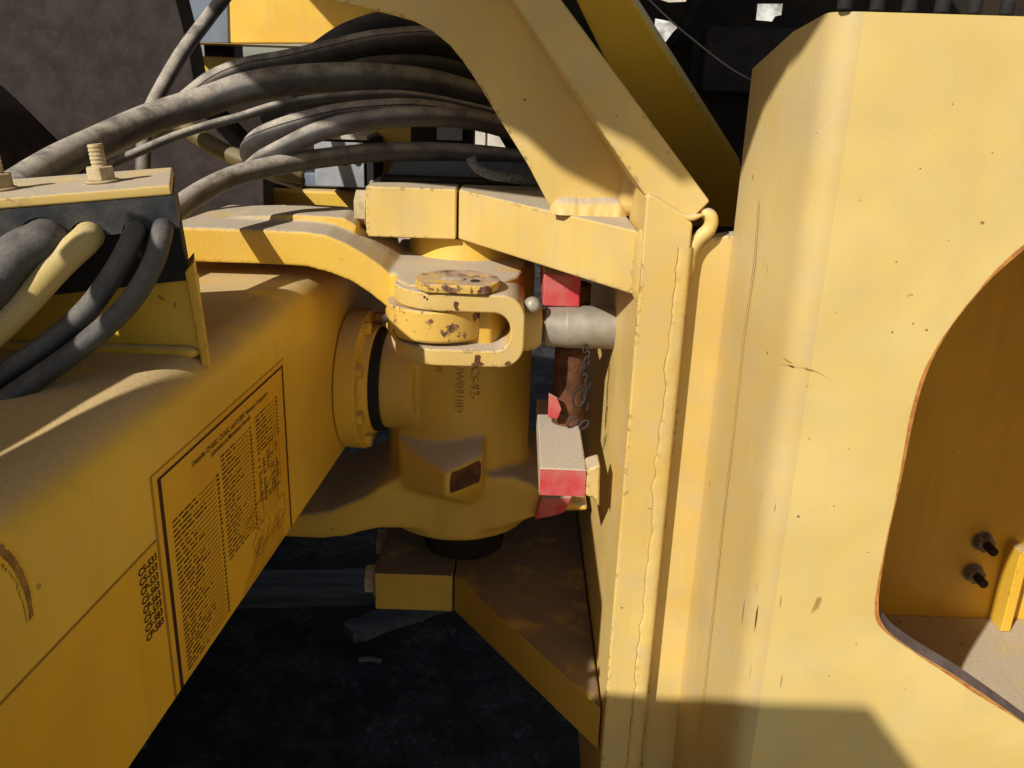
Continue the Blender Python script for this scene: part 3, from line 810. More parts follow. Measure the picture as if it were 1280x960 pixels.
# stain on the near side of the beam
MAT['stain'] = plain('brown_grease_stain', (0.20, 0.10, 0.03), (0.42, 0.22, 0.035), 90, 0.7)
MAT['stainrim'] = plain('thin_grease_film', (0.66, 0.38, 0.036), (0.80, 0.47, 0.04), 60, 0.55)
for wk, lift, mt in ((1.7, 0.0005, 'stainrim'), (0.8, 0.0008, 'stain')):
    bm = bmesh.new(); prev = None
    q_, _ = catmull([Vector((x, y, 0)) for x, y in [(-30, 668), (-12, 678), (0, 688), (12, 699), (22, 714), (30, 732), (35, 750), (38, 772)]], [1] * 8, 8)
    for i, p in enumerate(q_):
        s_, z_ = beam_sz(p.x, p.y); w = 0.0034 * wk * (1 - 0.35 * i / len(q_)) * random.uniform(0.75, 1.2)
        a, b = bm.verts.new(bpt(s_ - w, z_ - w * .4, lift)), bm.verts.new(bpt(s_ + w, z_ + w * .4, lift))
        if prev: bm.faces.new((prev[0], prev[1], b, a))
        prev = (a, b)
    link_mesh('grease_stain', bm, mt, front)

# --- printed lubrication chart
dTL, dTR, dBL, dBR = beam_sz(195, 600), beam_sz(352, 455), (beam_sz(215, 768)[0], ZB0 + 0.004), beam_sz(362, 668)
s0, s1, z1 = dTL[0], dTR[0], (dTL[1] + dTR[1]) / 2
z0 = ZB0 + 0.0015
def rect(bm, sa, sb, za, zb, out):
    vs = [bm.verts.new(bpt(s, z, out)) for s, z in ((sa, za), (sb, za), (sb, zb), (sa, zb))]
    bm.faces.new(vs)
def seg(bm, a, b, w, out):
    (sa, za), (sb, zb) = a, b
    d = Vector((sb - sa, zb - za)); d.normalize(); nx, nz = -d.y * w, d.x * w
    bm.faces.new([bm.verts.new(bpt(s, z, out)) for s, z in ((sa + nx, za + nz), (sb + nx, zb + nz), (sb - nx, zb - nz), (sa - nx, za - nz))])
def slab(sa, sb, za, zb, t):
    return solid(bmesh.new(), [[bpt(sa, za, 0.0002), bpt(sb, za, 0.0002), bpt(sb, zb, 0.0002), bpt(sa, zb, 0.0002)]], BN * t)
chart = link_mesh('lubrication_chart', slab(s0 - 0.008, s1 + 0.004, z0, z1 + 0.005, 0.0005), 'film', front)
bm = bmesh.new(); O = 0.0010
rect(bm, s0, s1, z1 - 0.0022, z1, O); rect(bm, s0, s0 + 0.0048, z0, z1 - 0.0022, O); rect(bm, s1 - 0.0035, s1, z0, z1 - 0.0022, O)
link_mesh('chart_border', bm, 'print', chart, normals=False)
bm = bmesh.new()
rect(bm, s0 - 0.008, s1 + 0.004, z1 + 0.0046, z1 + 0.0052, O); rect(bm, s0 - 0.0082, s0 - 0.0068, z0, z1 + 0.005, O)
link_mesh('film_edge', bm, 'filmedge', chart, normals=False)
def on_beam(s, z, sx=1.0):
    return lambda co: bpt(s + co.x * sx, z + co.y, 0.0011)
ta, tb = beam_sz(248, 566), beam_sz(329, 487)
T1 = 'Caterpillar CP-563C, CS-563C, and CS-583C Vibratory Compactors'
T2 = 'Lubrication and Maintenance Intervals'
ttl = []
for t, zz, sa, sb, sz in ((T1, z1 - 0.0150, s0 + 0.052, s1 - 0.044, 0.0062), (T2, z1 - 0.0215, s0 + 0.086, s1 - 0.088, 0.0062)):
    tmp = text_bm(t, sz, lambda c: c); w = max(v.co.x for v in tmp.verts); tmp.free()
    ttl.append(text_bm(t, sz, on_beam(sa, zz, (sb - sa) / w), 0, 'LEFT', 0.012))
kind(link_mesh('chart_title', join(ttl), 'print', chart, normals=False), 'stuff')
bm = bmesh.new(); bl = bmesh.new()
L = s1 - s0; rp_ = 0.00395
def column(fa, fb, zt, zbm, lead=True, dens=1.0, head=0):
    sa, sb = s0 + L * fa, s0 + L * fb; z = zt; i = 0
    while z > zbm:
        if not (head and i < head):
            end = sa + (sb - sa) * random.choice((0.36, 0.42, 0.5, 0.5, 0.58, 0.66, 0.3)) ; s = sa
            while s < end:
                wl = random.uniform(0.005, 0.014)
                e = min(s + wl, end); rect(bm, s, e, z + random.uniform(0, .0002), z + random.uniform(0.0013, 0.0017), O); s = e + random.uniform(0.0014, 0.003)
        else: end = sa + (sb - sa) * 0.35
        if lead:
            rect(bl, end + 0.002, sb - 0.010, z, z + 0.0006, O)
            rect(bm, sb - 0.007, sb - random.uniform(0.002, 0.004), z, z + 0.0019, O)
        z -= rp_; i += 1
column(0.055, 0.385, z1 - 0.042, z0 + 0.004)
column(0.40, 0.67, z1 - 0.030, z1 - 0.128)
column(0.70, 0.93, z1 - 0.026, z1 - 0.062)
# small table under the third column
for r_ in range(14):
    for c_ in range(5):
        sa = s0 + L * (0.70 + 0.042 * c_)
        if random.random() < 0.75: rect(bm if c_ < 3 else bl, sa, sa + random.uniform(0.004, 0.009), z1 - 0.068 - r_ * 0.0034, z1 - 0.0665 - r_ * 0.0034, O)
for c_ in range(4):
    sa = s0 + L * (0.82 + 0.03 * c_); rect(bl, sa, sa + 0.0006, z1 - 0.115, z1 - 0.055, O)
kind(link_mesh('chart_rows', bm, 'print', chart, normals=False), 'stuff')
kind(link_mesh('chart_leaders', bl, 'printline', chart, normals=False), 'stuff')
# line drawing of the machine with its call-out lines
bm = bmesh.new()
def D(f, g_): return (s0 + L * f, z1 - (z1 - z0) * g_)
hull = [(0.60, 0.80), (0.66, 0.74), (0.72, 0.735), (0.72, 0.62), (0.86, 0.615), (0.88, 0.73), (0.93, 0.735), (0.94, 0.86), (0.80, 0.87), (0.62, 0.86), (0.60, 0.80)]
for a, b in zip(hull, hull[1:]): seg(bm, D(*a), D(*b), 0.0003, O)
for c, R in (((0.67, 0.86), 0.05), ((0.88, 0.86), 0.055)):
    P = [(c[0] + R * 0.62 * math.cos(t * .524), c[1] + R * math.sin(t * .524)) for t in range(13)]
    for a, b in zip(P, P[1:]): seg(bm, D(*a), D(*b), 0.0003, O)
for k in range(22):
    f_ = 0.50 + 0.019 * k
    seg(bm, D(0.66 + 0.010 * k, 0.80 + 0.03 * math.sin(k)), D(f_, 0.975), 0.00018, O)
for k in range(16):
    f_ = 0.56 + 0.022 * k
    seg(bm, D(0.66 + 0.014 * k, 0.745 + 0.02 * (k % 3)), D(f_, 0.66 - 0.006 * k), 0.00018, O)
for k in range(22):
    for f_, g_ in ((0.50 + 0.019 * k, 0.985), (0.56 + 0.016 * k, 0.645 - 0.0055 * k)):
        P = [(f_ + 0.006 * math.cos(t), g_ + 0.009 * math.sin(t)) for t in (0, 1.05, 2.1, 3.14, 4.2, 5.25, 6.28)]
        for a, b in zip(P, P[1:]): seg(bm, D(*a), D(*b), 0.0002, O)
kind(link_mesh('chart_drawing', bm, 'printline', chart, normals=False), 'stuff')
# --- model list decal to its left
m1, m2 = beam_sz(193, 677), beam_sz(100, 768)
msb = s0 - 0.0095; mzt = m1[1]
mdl = link_mesh('model_decal', slab(msb - 0.20, msb, z0, mzt, 0.0004), 'film', front)
bm = bmesh.new(); rect(bm, msb - 0.20, msb, mzt - 0.0004, mzt + 0.0006, 0.0009); rect(bm, msb - 0.0004, msb + 0.0004, z0, mzt, 0.0009)
link_mesh('film_edge', bm, 'filmedge', mdl, normals=False)
mb_, me_ = beam_sz(172, 723), beam_sz(194, 700)
rows = ['CS-531', 'CS-533', 'CP-533', 'CS-563', 'CP-563', 'CS-573', 'CS-583', 'CP-583']
dz = (beam_sz(172, 723)[1] - beam_sz(174, 735)[1])
bl = []; MW = me_[0] - mb_[0]
for i, t in enumerate(rows):
    zz = mb_[1] - i * 0.0073
    tmp = text_bm(t, 0.0076, lambda c: c); w = max(v.co.x for v in tmp.verts); tmp.free()
    bl.append(text_bm(t, 0.0076, on_beam(me_[0] - MW, zz, MW / w), 0, 'LEFT', 0.022))
kind(link_mesh('model_list', join(bl), 'print', mdl, normals=False), 'stuff')

# --- clamp bracket on the beam
YB = 0.662
bL, bR = PY(0, 436, YB).x - 0.12, PY(252, 440, YB).x
ztop = PY(245, 344, YB).z
prism('clamp_bracket', [(bL, YB, ZB1 - 0.001), (bR, YB, ZB1 - 0.001), (bR, YB, ztop), (bL, YB, ztop - 0.012)], (0, 0.010, 0), 'fresh', front, 0.0015)
prism('bracket_end', [(bR + .0008, YB - 0.004, ZB1 - 0.010), (bR + .0075, YB - 0.004, ZB1 - 0.012), (bR + .002, YB - 0.004, ztop + 0.012), (bR - .006, YB - .004, ztop + 0.003)], (-0.012, 0.034, 0), 'fresh', front, 0.0012)
prism('bracket_shelf', [(bL, YB + 0.012, ztop - 0.012), (bR - .02, YB + 0.012, ztop), (bR - .07, YB + 0.13, ztop), (bL, YB + 0.13, ztop - 0.012)], (0, 0, -0.008), 'fresh', front, 0.001)
weld('weld_bead', [Vector((bL, YB - 0.002, ZB1 + .001)), Vector((bL + .15, YB - 0.003, ZB1 + .001)), Vector((bR, YB - 0.002, ZB1 + .001))], 0.0052, 'fresh', front)

# ------------------------------------------------------------------ hose clamp: yellow bar over black block
CY = 0.655
E2 = Vector((-0.342, 0.94, 0)); CN = -E2                  # the clamp sits askew on its bracket
O_ = PY(213, 231, CY)
def onc(x, y): return PN(x, y, O_, E2)
E1 = (onc(0, 248) - O_).normalized()
E3 = E2.cross(E1).normalized()
if E3.z < 0: E3 = -E3
def cp(a, h, d=0.0): return O_ + E1 * a - E3 * h + E2 * d
def cuv(x, y):
    p = onc(x, y) - O_; return p.dot(E1), -p.dot(E3)
cl = thing('hose_clamp', 'black hose clamp block under a dusty yellow bar with two studs', 'hose clamp', (-0.33, CY + 0.05, ztop))
BDp, WL = 0.126, 0.26
def cbox(name, a0, a1, h0, h1, d0, d1, mat, bev):
    return prism(name, [cp(a0, h0, d0), cp(a1, h0, d0), cp(a1, h1, d0), cp(a0, h1, d0)], E2 * (d1 - d0), mat, cl, bev)
cbox('clamp_bar', 0, WL, 0.0, 0.0075, 0, BDp, 'faded', 0.0016)
zsp = cuv(230, 286)[1]
hx = [(cuv(x, 290)[0], r) for x, r in ((203, 0.0080), (168, 0.0085), (107, 0.0115), (52, 0.0170))]
def half(h_out, upper):
    sg = 1 if upper else -1
    P = [cp(-0.001, h_out), cp(-0.001, zsp - sg * 0.0005)]
    for a_, r in hx:
        P += [cp(a_ - r * math.cos(t), zsp - sg * (0.0005 + r * math.sin(t))) for t in (math.pi * k / 10 for k in range(11))]
    P += [cp(WL, zsp - sg * 0.0005), cp(WL, h_out)]
    return P
prism('upper_block', [p + E2 * 0.001 for p in half(0.0080, True)], E2 * (BDp - 0.002), 'block', cl, 0.0008)
prism('lower_block', [p + E2 * 0.004 for p in half(zsp + 0.040, False)], E2 * (BDp - 0.03), 'black', cl, 0.0)
for px_ in (127, -4):
    a_ = cuv(px_, 232)[0] ; c = cp(a_, 0, 0.05) 
    for _ in range(4):
        a_ += (PN(px_, 222, c, E2) - c).dot(E1); c = cp(a_, 0, 0.05)
    c = cp(a_, -0.0002, 0.05)
    nb = lathe(bmesh.new(), c, E3, [(0, 0.0125), (0.002, 0.0125)], 24)
    hexprism(nb, c + E3 * .002, E3, 0.010, 0.0108, 0.4)
    nt_ = link_mesh('nut', nb, 'dustybolt', cl, 0.0008)
    link_mesh('stud', lathe(bmesh.new(), c + E3 * .012, E3, [(0, 0.0058)] + [(0.0015 * k, 0.0058 - 0.0006 * (k % 2)) for k in range(1, 12)], 18), 'dustybolt', nt_)

# ------------------------------------------------------------------ hoses
def hose(label, P, rpx, mat='hose', name='hydraulic_hose', n=18, ends=None, stripe=None):
    pts = [PY(x, y, Y) for x, y, Y in P]
    k = len(P) // 2
    r = rpx * (pts[k] - CAM).dot(FWD) / FPX
    base = pts[0]
    o = sweep(name, pts, r, mat, None, n, 10, 0.0, loc=tuple(base))
    tag(o, label, 'hose', 'hydraulic hoses over the hitch')
    if stripe is not None:
        q_, _ = catmull(pts, [r] * len(pts), 10); bm = bmesh.new(); prev = None
        for i, p in enumerate(q_):
            t = (q_[min(i + 1, len(q_) - 1)] - q_[max(i - 1, 0)]).normalized()
            up_ = (Vector((0, -0.6, 0.8)) - t * Vector((0, -0.6, 0.8)).dot(t)).normalized(); sd = t.cross(up_)
            c_ = up_ * math.cos(stripe) + sd * math.sin(stripe); w_ = t.cross(c_)
            a, b = bm.verts.new(p + c_ * r * 1.012 + w_ * 0.0006), bm.verts.new(p + c_ * r * 1.012 - w_ * 0.0006)
            if prev: bm.faces.new((prev[0], prev[1], b, a))
            prev = (a, b)
        s_ = link_mesh('stripe', bm, 'black', None, smooth=True, loc=tuple(base))
        s_.parent = o; s_.location = (0, 0, 0)
    return o
# four that leave the clamp towards the camera
hz = [cp(a_, zsp) for a_, _ in hx[::-1]]
def chose(label, i, P, r, mat):
    pts = [hz[i] + E2 * 0.1, hz[i] + E2 * 0.03, hz[i] - E2 * 0.006] + [PY(x, y, hz[i].y - Y) for x, y, Y in P]
    o = sweep('hydraulic_hose', pts, r, mat, None, 22, 10, loc=tuple(pts[2]))
    return tag(o, label, 'hose', 'hoses held in the clamp')
chose('thickest black hose leaving the clamp at its left', 0, [(20, 322, .025), (-24, 370, .05), (-90, 430, .075), (-200, 520, .10)], 0.0162, 'hosegrey')
chose('yellow oversprayed hose leaving the clamp between black ones', 1, [(72, 332, .025), (20, 388, .05), (-40, 440, .075), (-140, 510, .10)], 0.0106, 'hoseyellow')
chose('thin black hose leaving the clamp, third from the left', 2, [(146, 335, .022), (108, 388, .040), (50, 437, .062), (-20, 482, .085), (-120, 535, .11)], 0.0080, 'hosegrey')
chose('thin black hose leaving the clamp at its right end', 3, [(190, 332, .022), (160, 380, .040), (108, 428, .062), (45, 474, .085), (-25, 520, .11), (-120, 570, .135)], 0.0078, 'hosegrey')
# bundle arching over the hitch
hose('thick dusty hose arching out of the clamp, sunlit at its left end', [(15, 240, .80), (70, 205, .88), (130, 175, .97), (190, 148, 1.04), (256, 127, 1.08), (310, 109, 1.09), (380, 99, 1.10), (470, 98, 1.11), (560, 110, 1.14), (680, 150, 1.2)], 18.5)
hose('dusty hose with a fine stripe, topmost of the bundle', [(190, 165, 1.12), (240, 122, 1.13), (270, 100, 1.14), (310, 85, 1.15), (360, 76, 1.16), (420, 62, 1.17), (480, 50, 1.18), (560, 50, 1.2), (660, 90, 1.25)], 13.5, stripe=0.5)
hose('thin dusty hose under the thick arching hose', [(60, 245, .86), (120, 214, .93), (168, 192, .97), (215, 172, 1.0), (256, 158, 1.02), (300, 146, 1.03), (350, 131, 1.04), (420, 121, 1.05), (520, 120, 1.07), (660, 150, 1.12)], 5.6)
hose('dusty hose that turns back in a tight bend, with a stripe', [(372, 226, 1.22), (338, 214, 1.15), (318, 202, 1.08), (313, 186, 1.03), (334, 168, 1.0), (385, 151, 1.0), (450, 139, 1.02), (540, 138, 1.05), (660, 165, 1.1)], 13, stripe=0.55)
hose('pale dusty hose with a nick, beneath the tight bend', [(312, 213, 1.03), (338, 194, 1.0), (395, 166, .99), (450, 152, .99), (520, 146, 1.0), (600, 152, 1.03), (690, 180, 1.08)], 12.5)
hose('long dusty hose, lowest of the bundle, running from clamp to gusset', [(196, 285, .80), (236, 250, .87), (288, 222, .94), (340, 208, .98), (400, 198, 1.02), (480, 190, 1.05), (560, 190, 1.07), (640, 197, 1.08), (740, 212, 1.10)], 12)
hose('short braided grey hose behind the gusset edge', [(588, 196, 1.0), (594, 207, 1.0), (610, 217, 1.0), (635, 222, 1.0), (690, 230, 1.03)], 6.5, 'braid')
hose('olive hose dropping behind the bundle at left', [(215, 148, 1.12), (256, 176, 1.11), (285, 192, 1.1), (322, 206, 1.09), (380, 220, 1.1)], 11, 'hosebrown')
hose('black hose in shade behind the topmost striped hose', [(360, 100, 1.22), (430, 76, 1.22), (500, 66, 1.24), (560, 74, 1.26), (690, 120, 1.3)], 17, 'hoseshade')
hose('black shaded hose just below the thick arch', [(370, 128, 1.14), (430, 116, 1.14), (500, 110, 1.15), (580, 122, 1.17), (700, 170, 1.2)], 13, 'hoseshade')
hose('black hose in shade close under the gusset curve', [(395, 70, 1.26), (440, 42, 1.26), (500, 28, 1.28), (570, 44, 1.3), (680, 80, 1.35)], 15, 'hoseshade')
hose('black shaded hose lying between two fatter black hoses', [(420, 95, 1.16), (480, 84, 1.17), (560, 88, 1.19), (680, 130, 1.25)], 14, 'hoseshade')
hose('upright dusty hose rising behind the clamp', [(180, 240, 1.16), (179, 200, 1.17), (184, 150, 1.19), (205, 105, 1.22), (232, 60, 1.27), (262, 20, 1.32), (290, -20, 1.36), (330, -110, 1.5), (380, -200, 1.7)], 9)

hose('black hose sunk in shade under the arch, right of the tight bend', [(330, 150, 1.2), (390, 138, 1.2), (450, 128, 1.2), (520, 128, 1.21), (600, 140, 1.23), (700, 180, 1.26)], 13, 'hoseshade')
hose('black hose in deep shade at the back of the bundle, highest in the gap', [(440, 60, 1.34), (480, 40, 1.35), (540, 50, 1.36), (690, 100, 1.4)], 17, 'hoseshade')
# thin wire in the dark bay
sweep_p = [PY(800, -12, 1.0), PY(830, 18, 1.0), PY(862, 46, 1.0), PY(914, 86, 1.0), PY(955, 108, 1.0)]
w_ = sweep('thin_wire', sweep_p, 0.0009, 'rod', None, 8, 8, loc=tuple(sweep_p[0]))
tag(w_, 'thin grey wire slanting across the dark bay', 'wire')

# ------------------------------------------------------------------ things behind the hitch
def pbox(name, pa, pb, Y, d, mat, parent=None, bevel=0.003, **kw):
    A, B = PY(pa[0], pa[1], Y), PY(pb[0], pb[1], Y)
    return box(name, (A.x, Y, B.z), (B.x, Y + d, A.z), mat, parent, bevel, **kw)
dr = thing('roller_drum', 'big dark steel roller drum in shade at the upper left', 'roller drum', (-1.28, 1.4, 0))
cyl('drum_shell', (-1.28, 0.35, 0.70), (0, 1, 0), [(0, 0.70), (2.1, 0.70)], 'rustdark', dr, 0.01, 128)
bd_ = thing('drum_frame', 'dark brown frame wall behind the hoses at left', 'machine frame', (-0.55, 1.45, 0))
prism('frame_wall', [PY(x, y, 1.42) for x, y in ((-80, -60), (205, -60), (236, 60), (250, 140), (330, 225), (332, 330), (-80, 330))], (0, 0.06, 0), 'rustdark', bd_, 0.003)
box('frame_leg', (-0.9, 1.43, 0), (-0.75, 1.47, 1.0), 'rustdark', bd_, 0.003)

body = thing('body_housing', 'sunlit yellow body panel with a rusty ledge behind the hoses', 'body panel', (-0.7, 2.4, 0))
prism('yellow_panel', [PY(x, y, 2.4) for x, y in ((288, 54), (284, -90), (640, -90), (640, 54))], (0, 0.05, 0), 'bodyyellow', body, 0.004)
prism('blue_panel', [PY(x, y, 2.42) for x, y in ((225, 54), (225, -90), (283, -90), (286, 54))], (0, 0.05, 0), 'bluegrey', body, 0.004)
pbox('ledge', (215, 52), (620, 66), 2.2, 0.25, MAT['bodyyellow'], body)
pbox('lower_panel', (215, 69), (330, 106), 2.28, 0.05, 'bodyyellow', body)
pbox('dark_panel', (215, 106.5), (420, 200), 2.30, 0.05, 'steelshade', body)
box('body_post', (-0.85, 2.3, 0), (-0.75, 2.4, 1.2), 'steelshade', body, 0.003)

tank = thing('fluid_tank', 'low yellow tank with a grey lid behind the upper wing', 'tank', (PY(390, 280, 1.55).x, 1.6, 0))
pbox('tank_body', (328, 236), (472, 420), 1.55, 0.3, 'bodyyellow', tank, 0.006)
pbox('tank_lid', (331, 214), (440, 235.5), 1.57, 0.2, 'bluegrey', tank, 0.004)
a_ = PY(400, 420, 1.55)
pbox('tank_bracket', (262, 285), (330, 318), 1.56, 0.1, 'steelshade', tank, 0.003)
vb = thing('valve_block', 'grey valve block with two round ports behind the hoses', 'valve', tuple(PY(430, 232, 1.48)))
pbox('block_body', (392, 176), (456, 235), 1.48, 0.10, 'grey', vb, 0.002)
pbox('block_lit_top', (380, 167), (459, 175.5), 1.475, 0.11, 'wall', vb, 0.001)  # sunlit top of the block, painted in a paler material
pbox('block_shade_side', (457, 175), (468, 236), 1.485, 0.10, 'black', vb, 0.002)  # shaded right face of the block, painted black
for x in (431, 447):
    c = PY(x, 203, 1.4795)
    link_mesh('port', lathe(bmesh.new(), c, (0, -1, 0), [(0, 0.0058), (0.001, 0.0056)], 20), 'black', vb)
    link_mesh('top_bolt', hexprism(bmesh.new(), PY(x - 20, 166, 1.50), (0, 0, 1), 0.006, 0.006), 'dustybolt', vb)
pp = thing('dark_post', 'dark brown square post with a small yellow guard, hanging behind the black hoses', 'post', (PY(555, 200, 1.5).x, 1.5, 1.0))
A_, B_ = PY(512, 0, 1.5), PY(590, 240, 1.5)
box('post_body', (A_.x, 1.5, 0.92), (B_.x, 1.58, 1.748), 'steelshade', pp, 0.003)
pbox('name_plate', (546, 158), (578, 176), 1.494, 0.005, 'grey', pp, 0.001)
pbox('guard_plate', (440, 120), (516, 232), 1.585, 0.03, 'bodyyellow', pp, 0.003)
rt = thing('bearing_retainer', 'dark grey retainer block lying on top of the pin cap', 'retainer block', (-0.08, 1.1, ZT1))
pbx = PY(484, 203, 1.075)
prism('retainer_body', [(PY(482, 210, 1.07).x, 1.065, ZT1 + 0.002), (0.055, 1.065, ZT1 + 0.002), (0.055, 1.065, ZT1 + 0.026), (PY(494, 210, 1.07).x, 1.065, ZT1 + 0.026)], (0, 0.06, 0), plain('dark_slate_steel', (0.10, 0.11, 0.125), (0.06, 0.065, 0.075), 20, 0.7), rt, 0.003)
box('retainer_base', (PY(474, 222, 1.04).x, 1.045, ZT1 + 0.001), (0.06, 1.13, ZT1 + 0.007), 'steelshade', rt, 0.002)

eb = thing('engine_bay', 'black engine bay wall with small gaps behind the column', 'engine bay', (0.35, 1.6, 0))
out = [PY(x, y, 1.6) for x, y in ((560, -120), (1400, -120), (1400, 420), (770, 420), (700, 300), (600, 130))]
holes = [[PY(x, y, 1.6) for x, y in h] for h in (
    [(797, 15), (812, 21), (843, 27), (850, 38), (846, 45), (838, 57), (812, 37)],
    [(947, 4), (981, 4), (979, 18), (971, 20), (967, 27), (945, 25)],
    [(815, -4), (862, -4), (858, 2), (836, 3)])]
prism('bay_wall', out, (0, 0.012, 0), 'steelshade', eb, 0.0, holes=holes)
a_ = PY(900, 150, 1.58)
pbox('bay_box', (885, 32), (1000, 118), 1.5, 0.09, 'rustdark', eb, 0.004)
pbox('bay_pipe', (868, 40), (880, 110), 1.52, 0.02, 'black', eb, 0.004)
sweep('bay_cable', [PY(836, 58, 1.56), PY(845, 46, 1.55), PY(858, 30, 1.55), PY(872, -5, 1.55)], 0.009, 'black', eb, 10, 8)
box('bay_leg', (0.6, 1.62, 0), (0.7, 1.7, 0.95), 'steelshade', eb, 0.003)

# unseen platform added overhead, outline cut to shade the gusset and the hoses
op = thing('shade_platform', 'flat yellow platform on dark posts, added overhead to shade the hitch', 'platform', (0.6, 1.4, 0))
PZH = 1.75
pts = [(0.34, 0.118), (0.34, 2.6), (-0.88, 2.6), (-0.85, 1.95), (-0.825, 0.62), (-0.795, 0.525), (-0.77, 0.448), (-0.752, 0.395), (-0.723, 0.372), (-0.63, 0.331), (-0.527, 0.254), (-0.505, 0.238), (-0.497, 0.207), (-0.455, 0.172), (-0.412, 0.140), (-0.40, 0.106), (-0.29, 0.140), (-0.252, 0.118)]
prism('platform_deck', [(x, y, PZH) for x, y in pts], (0, 0, 0.05), 'faded', op, 0.004)
for x, y in ((0.3, 2.5), (-0.8, 2.5)):
    box('platform_post', (x - .04, y - .04, 0), (x + .04, y + .04, PZH - .001), 'steelshade', op, 0.003)
# plates added out of view on the left, edges cut to cast shadows
XP = -0.45
sp_ = thing('shade_plate', 'yellow plate with a slanted top edge, added out of view to cast shade', 'side plate', (XP, 0.1, 0))
pz = [(0.62, 0.0), (0.62, 1.165), (0.50, 1.20), (0.45, 1.232), (0.426, 1.241), (0.397, 1.234), (0.344, 1.224), (0.288, 1.218), (0.262, 1.213), (0.225, 1.200), (0.135, 1.195), (0.089, 1.256), (0.012, 1.323), (-0.02, 1.352), (-0.199, 1.498), (-0.31, 1.599), (-0.371, 1.590), (-0.60, 1.25), (-0.60, 0.0)]
prism('plate_body', [(XP - 0.008, y, z) for y, z in pz], (-0.012, 0, 0), 'fresh', sp_, 0.002)
sp2 = thing('shade_rail', 'yellow strip on an upright, added out of view to shade the beam', 'guard strip', (XP, 0.4, 0))  # added strip; its lower edge bounds the sun band on the beam
pz = [(0.15, 1.251), (0.215, 1.216), (0.259, 1.227), (0.279, 1.233), (0.299, 1.238), (0.323, 1.246), (0.346, 1.255), (0.373, 1.265), (0.407, 1.275), (0.43, 1.285), (0.43, 1.345), (0.15, 1.325)]
prism('shade_strip', [(XP - 0.008, y, z) for y, z in pz], (-0.010, 0, 0), 'fresh', sp2, 0.002)
box('shade_upright', (XP - 0.045, 0.16, 0), (XP - 0.0185, 0.185, 1.30), 'fresh', sp2, 0.002)

# ------------------------------------------------------------------ on the ground and beyond
def plank(label, A, B, w, t, z=0.0):
    A, B = Vector(A), Vector(B); d = (B - A).normalized(); s = Vector((-d.y, d.x, 0)) * w
    bm = bmesh.new(); n = 10; rings = []
    for i in range(n + 1):
        p = A.lerp(B, i / n); j = lambda: Vector((random.uniform(-.002, .002), random.uniform(-.003, .003), random.uniform(-.002, .002)))
        rings.append([bm.verts.new(p + s * a + Vector((0, 0, h)) + j()) for a, h in ((-.5, z), (.5, z), (.5, z + t), (-.5, z + t))])
    for X_, Y_ in zip(rings, rings[1:]):
        for k in range(4): bm.faces.new((X_[k], X_[(k + 1) % 4], Y_[(k + 1) % 4], Y_[k]))
    bm.faces.new(rings[0]); bm.faces.new(rings[-1][::-1])
    o = link_mesh('timber_plank', bm, 'wood', None, 0.002, loc=tuple((A + B) / 2))
    return tag(o, label, 'plank', 'planks on the ground')
plank('grey weathered plank lying level under the hitch', PZ(250, 748, 0.045), PZ(520, 742, 0.045), 0.10, 0.045)
plank('short dark plank slanting away below the lower arm', PZ(436, 798, 0.03), PZ(600, 742, 0.03), 0.055, 0.03)
for (x, y, l, a, r) in ((462, 826, .05, -.05, .006), (448, 799, .045, -.2, .0018), (520, 775, .035, -.3, .0018)):
    c = PZ(x, y, 0.006 + (0.03 if y < 805 else 0)); d = Vector((math.cos(a), math.sin(a), 0)) * l / 2
    o = sweep('twig', [c - d, c + Vector((0, 0.003, 0.002)), c + d], r, 'stone', None, 7, 4, loc=tuple(c))
    tag(o, {826: 'thick pale splinter on the dark ground', 799: 'thin pale twig lying on the slanting plank', 775: 'thin pale twig on the ground below the lower pin cap'}[y], 'twig')
bm = bmesh.new()
for i in range(260):
    x, y = random.uniform(-1.1, 0.5), random.uniform(1.2, 3.2); r = random.choice((0.003, 0.003, 0.004, 0.004, 0.006, 0.009))
    m = Matrix.Translation((x, y, r * 0.3)) @ Matrix.Rotation(random.uniform(0, 6.3), 4, 'Z') @ Matrix.Diagonal((1.3, 0.9, 0.65, 1))
    k = bmesh.ops.create_icosphere(bm, subdivisions=1, radius=r, matrix=m)
    for v in k['verts']: v.co += Vector((random.uniform(-1, 1), random.uniform(-1, 1), random.uniform(-1, 1))) * r * 0.25
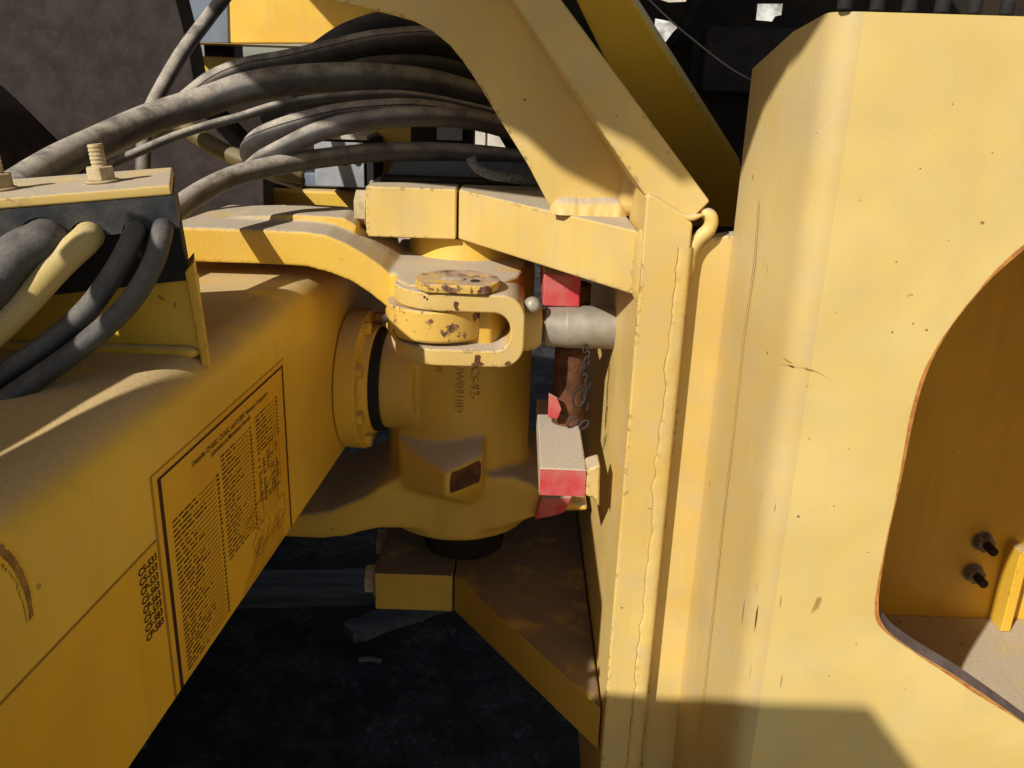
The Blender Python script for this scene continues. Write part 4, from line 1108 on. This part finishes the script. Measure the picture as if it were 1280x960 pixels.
st = kind(link_mesh('gravel', bm, plain('dark_stone', (0.09, 0.09, 0.095), (0.045, 0.045, 0.048), 50, 0.95), None), 'stuff')
# a pale yard wall far behind, seen only through gaps
wl = thing('yard_wall', 'pale block wall seen through gaps behind the machine', 'wall', (0, 7, 0))
box('wall_base', (-8, 7.0, 0), (9, 7.3, 0.4), 'wall', wl, 0.01)
mesh0 = None; k = 0
for r_ in range(6):
    for c_ in range(34):
        x = -8 + c_ * 0.5 + (0.25 if r_ % 2 else 0); z = 0.41 + r_ * 0.25
        if -1.6 < x < 3.2:
            if mesh0 is None:
                o = box('wall_block', (0, 0, 0), (0.485, 0.26, 0.235), 'wall', None, 0.01); mesh0 = o
            else:
                o = mesh0.copy(); COL.objects.link(o)
            o.parent = wl; o.location = Vector((x, 7.02 + random.uniform(-.01, .01), z)) - Vector((0, 7, 0)); k += 1
for (x, y, w, h, mt, lb, nm) in ((812, 60, 60, 46, 'white', 'crumpled white sack pile seen through the bay gap', 'sack_pile'), (962, 40, 70, 40, 'white', 'white sheet leaning on the wall beyond the panel corner', 'white_sheet')):
    c = PY(x, y, 5.5); sx, sz = w * 5.5 / FPX, h * 5.5 / FPX
    bm = bmesh.new()
    for i in range(9):
        m = Matrix.Translation((c.x + random.uniform(-.5, .5) * sx, 5.5 + random.uniform(0, .3), random.uniform(0.1, c.z + sz * .4))) @ Matrix.Rotation(random.uniform(0, 3), 4, 'Y') @ Matrix.Diagonal((0.3, 0.15, 0.2, 1))
        bmesh.ops.create_icosphere(bm, subdivisions=2, radius=0.6, matrix=m)
    if nm == 'sack_pile': kind(tag(link_mesh(nm, bm, mt, None, smooth=False, loc=(c.x, 5.5, 0)), lb, 'sacks'), 'stuff')
    else:
        bm.free()
        prism_o = prism(nm, [(c.x - sx / 2, 5.5, 0), (c.x + sx / 2, 5.5, 0), (c.x + sx / 2, 5.9, c.z + sz), (c.x - sx / 2, 5.9, c.z + sz)], (0, 0.02, 0), mt, None, 0.002, loc=(c.x, 5.5, 0))
        tag(prism_o, lb, 'sheet')
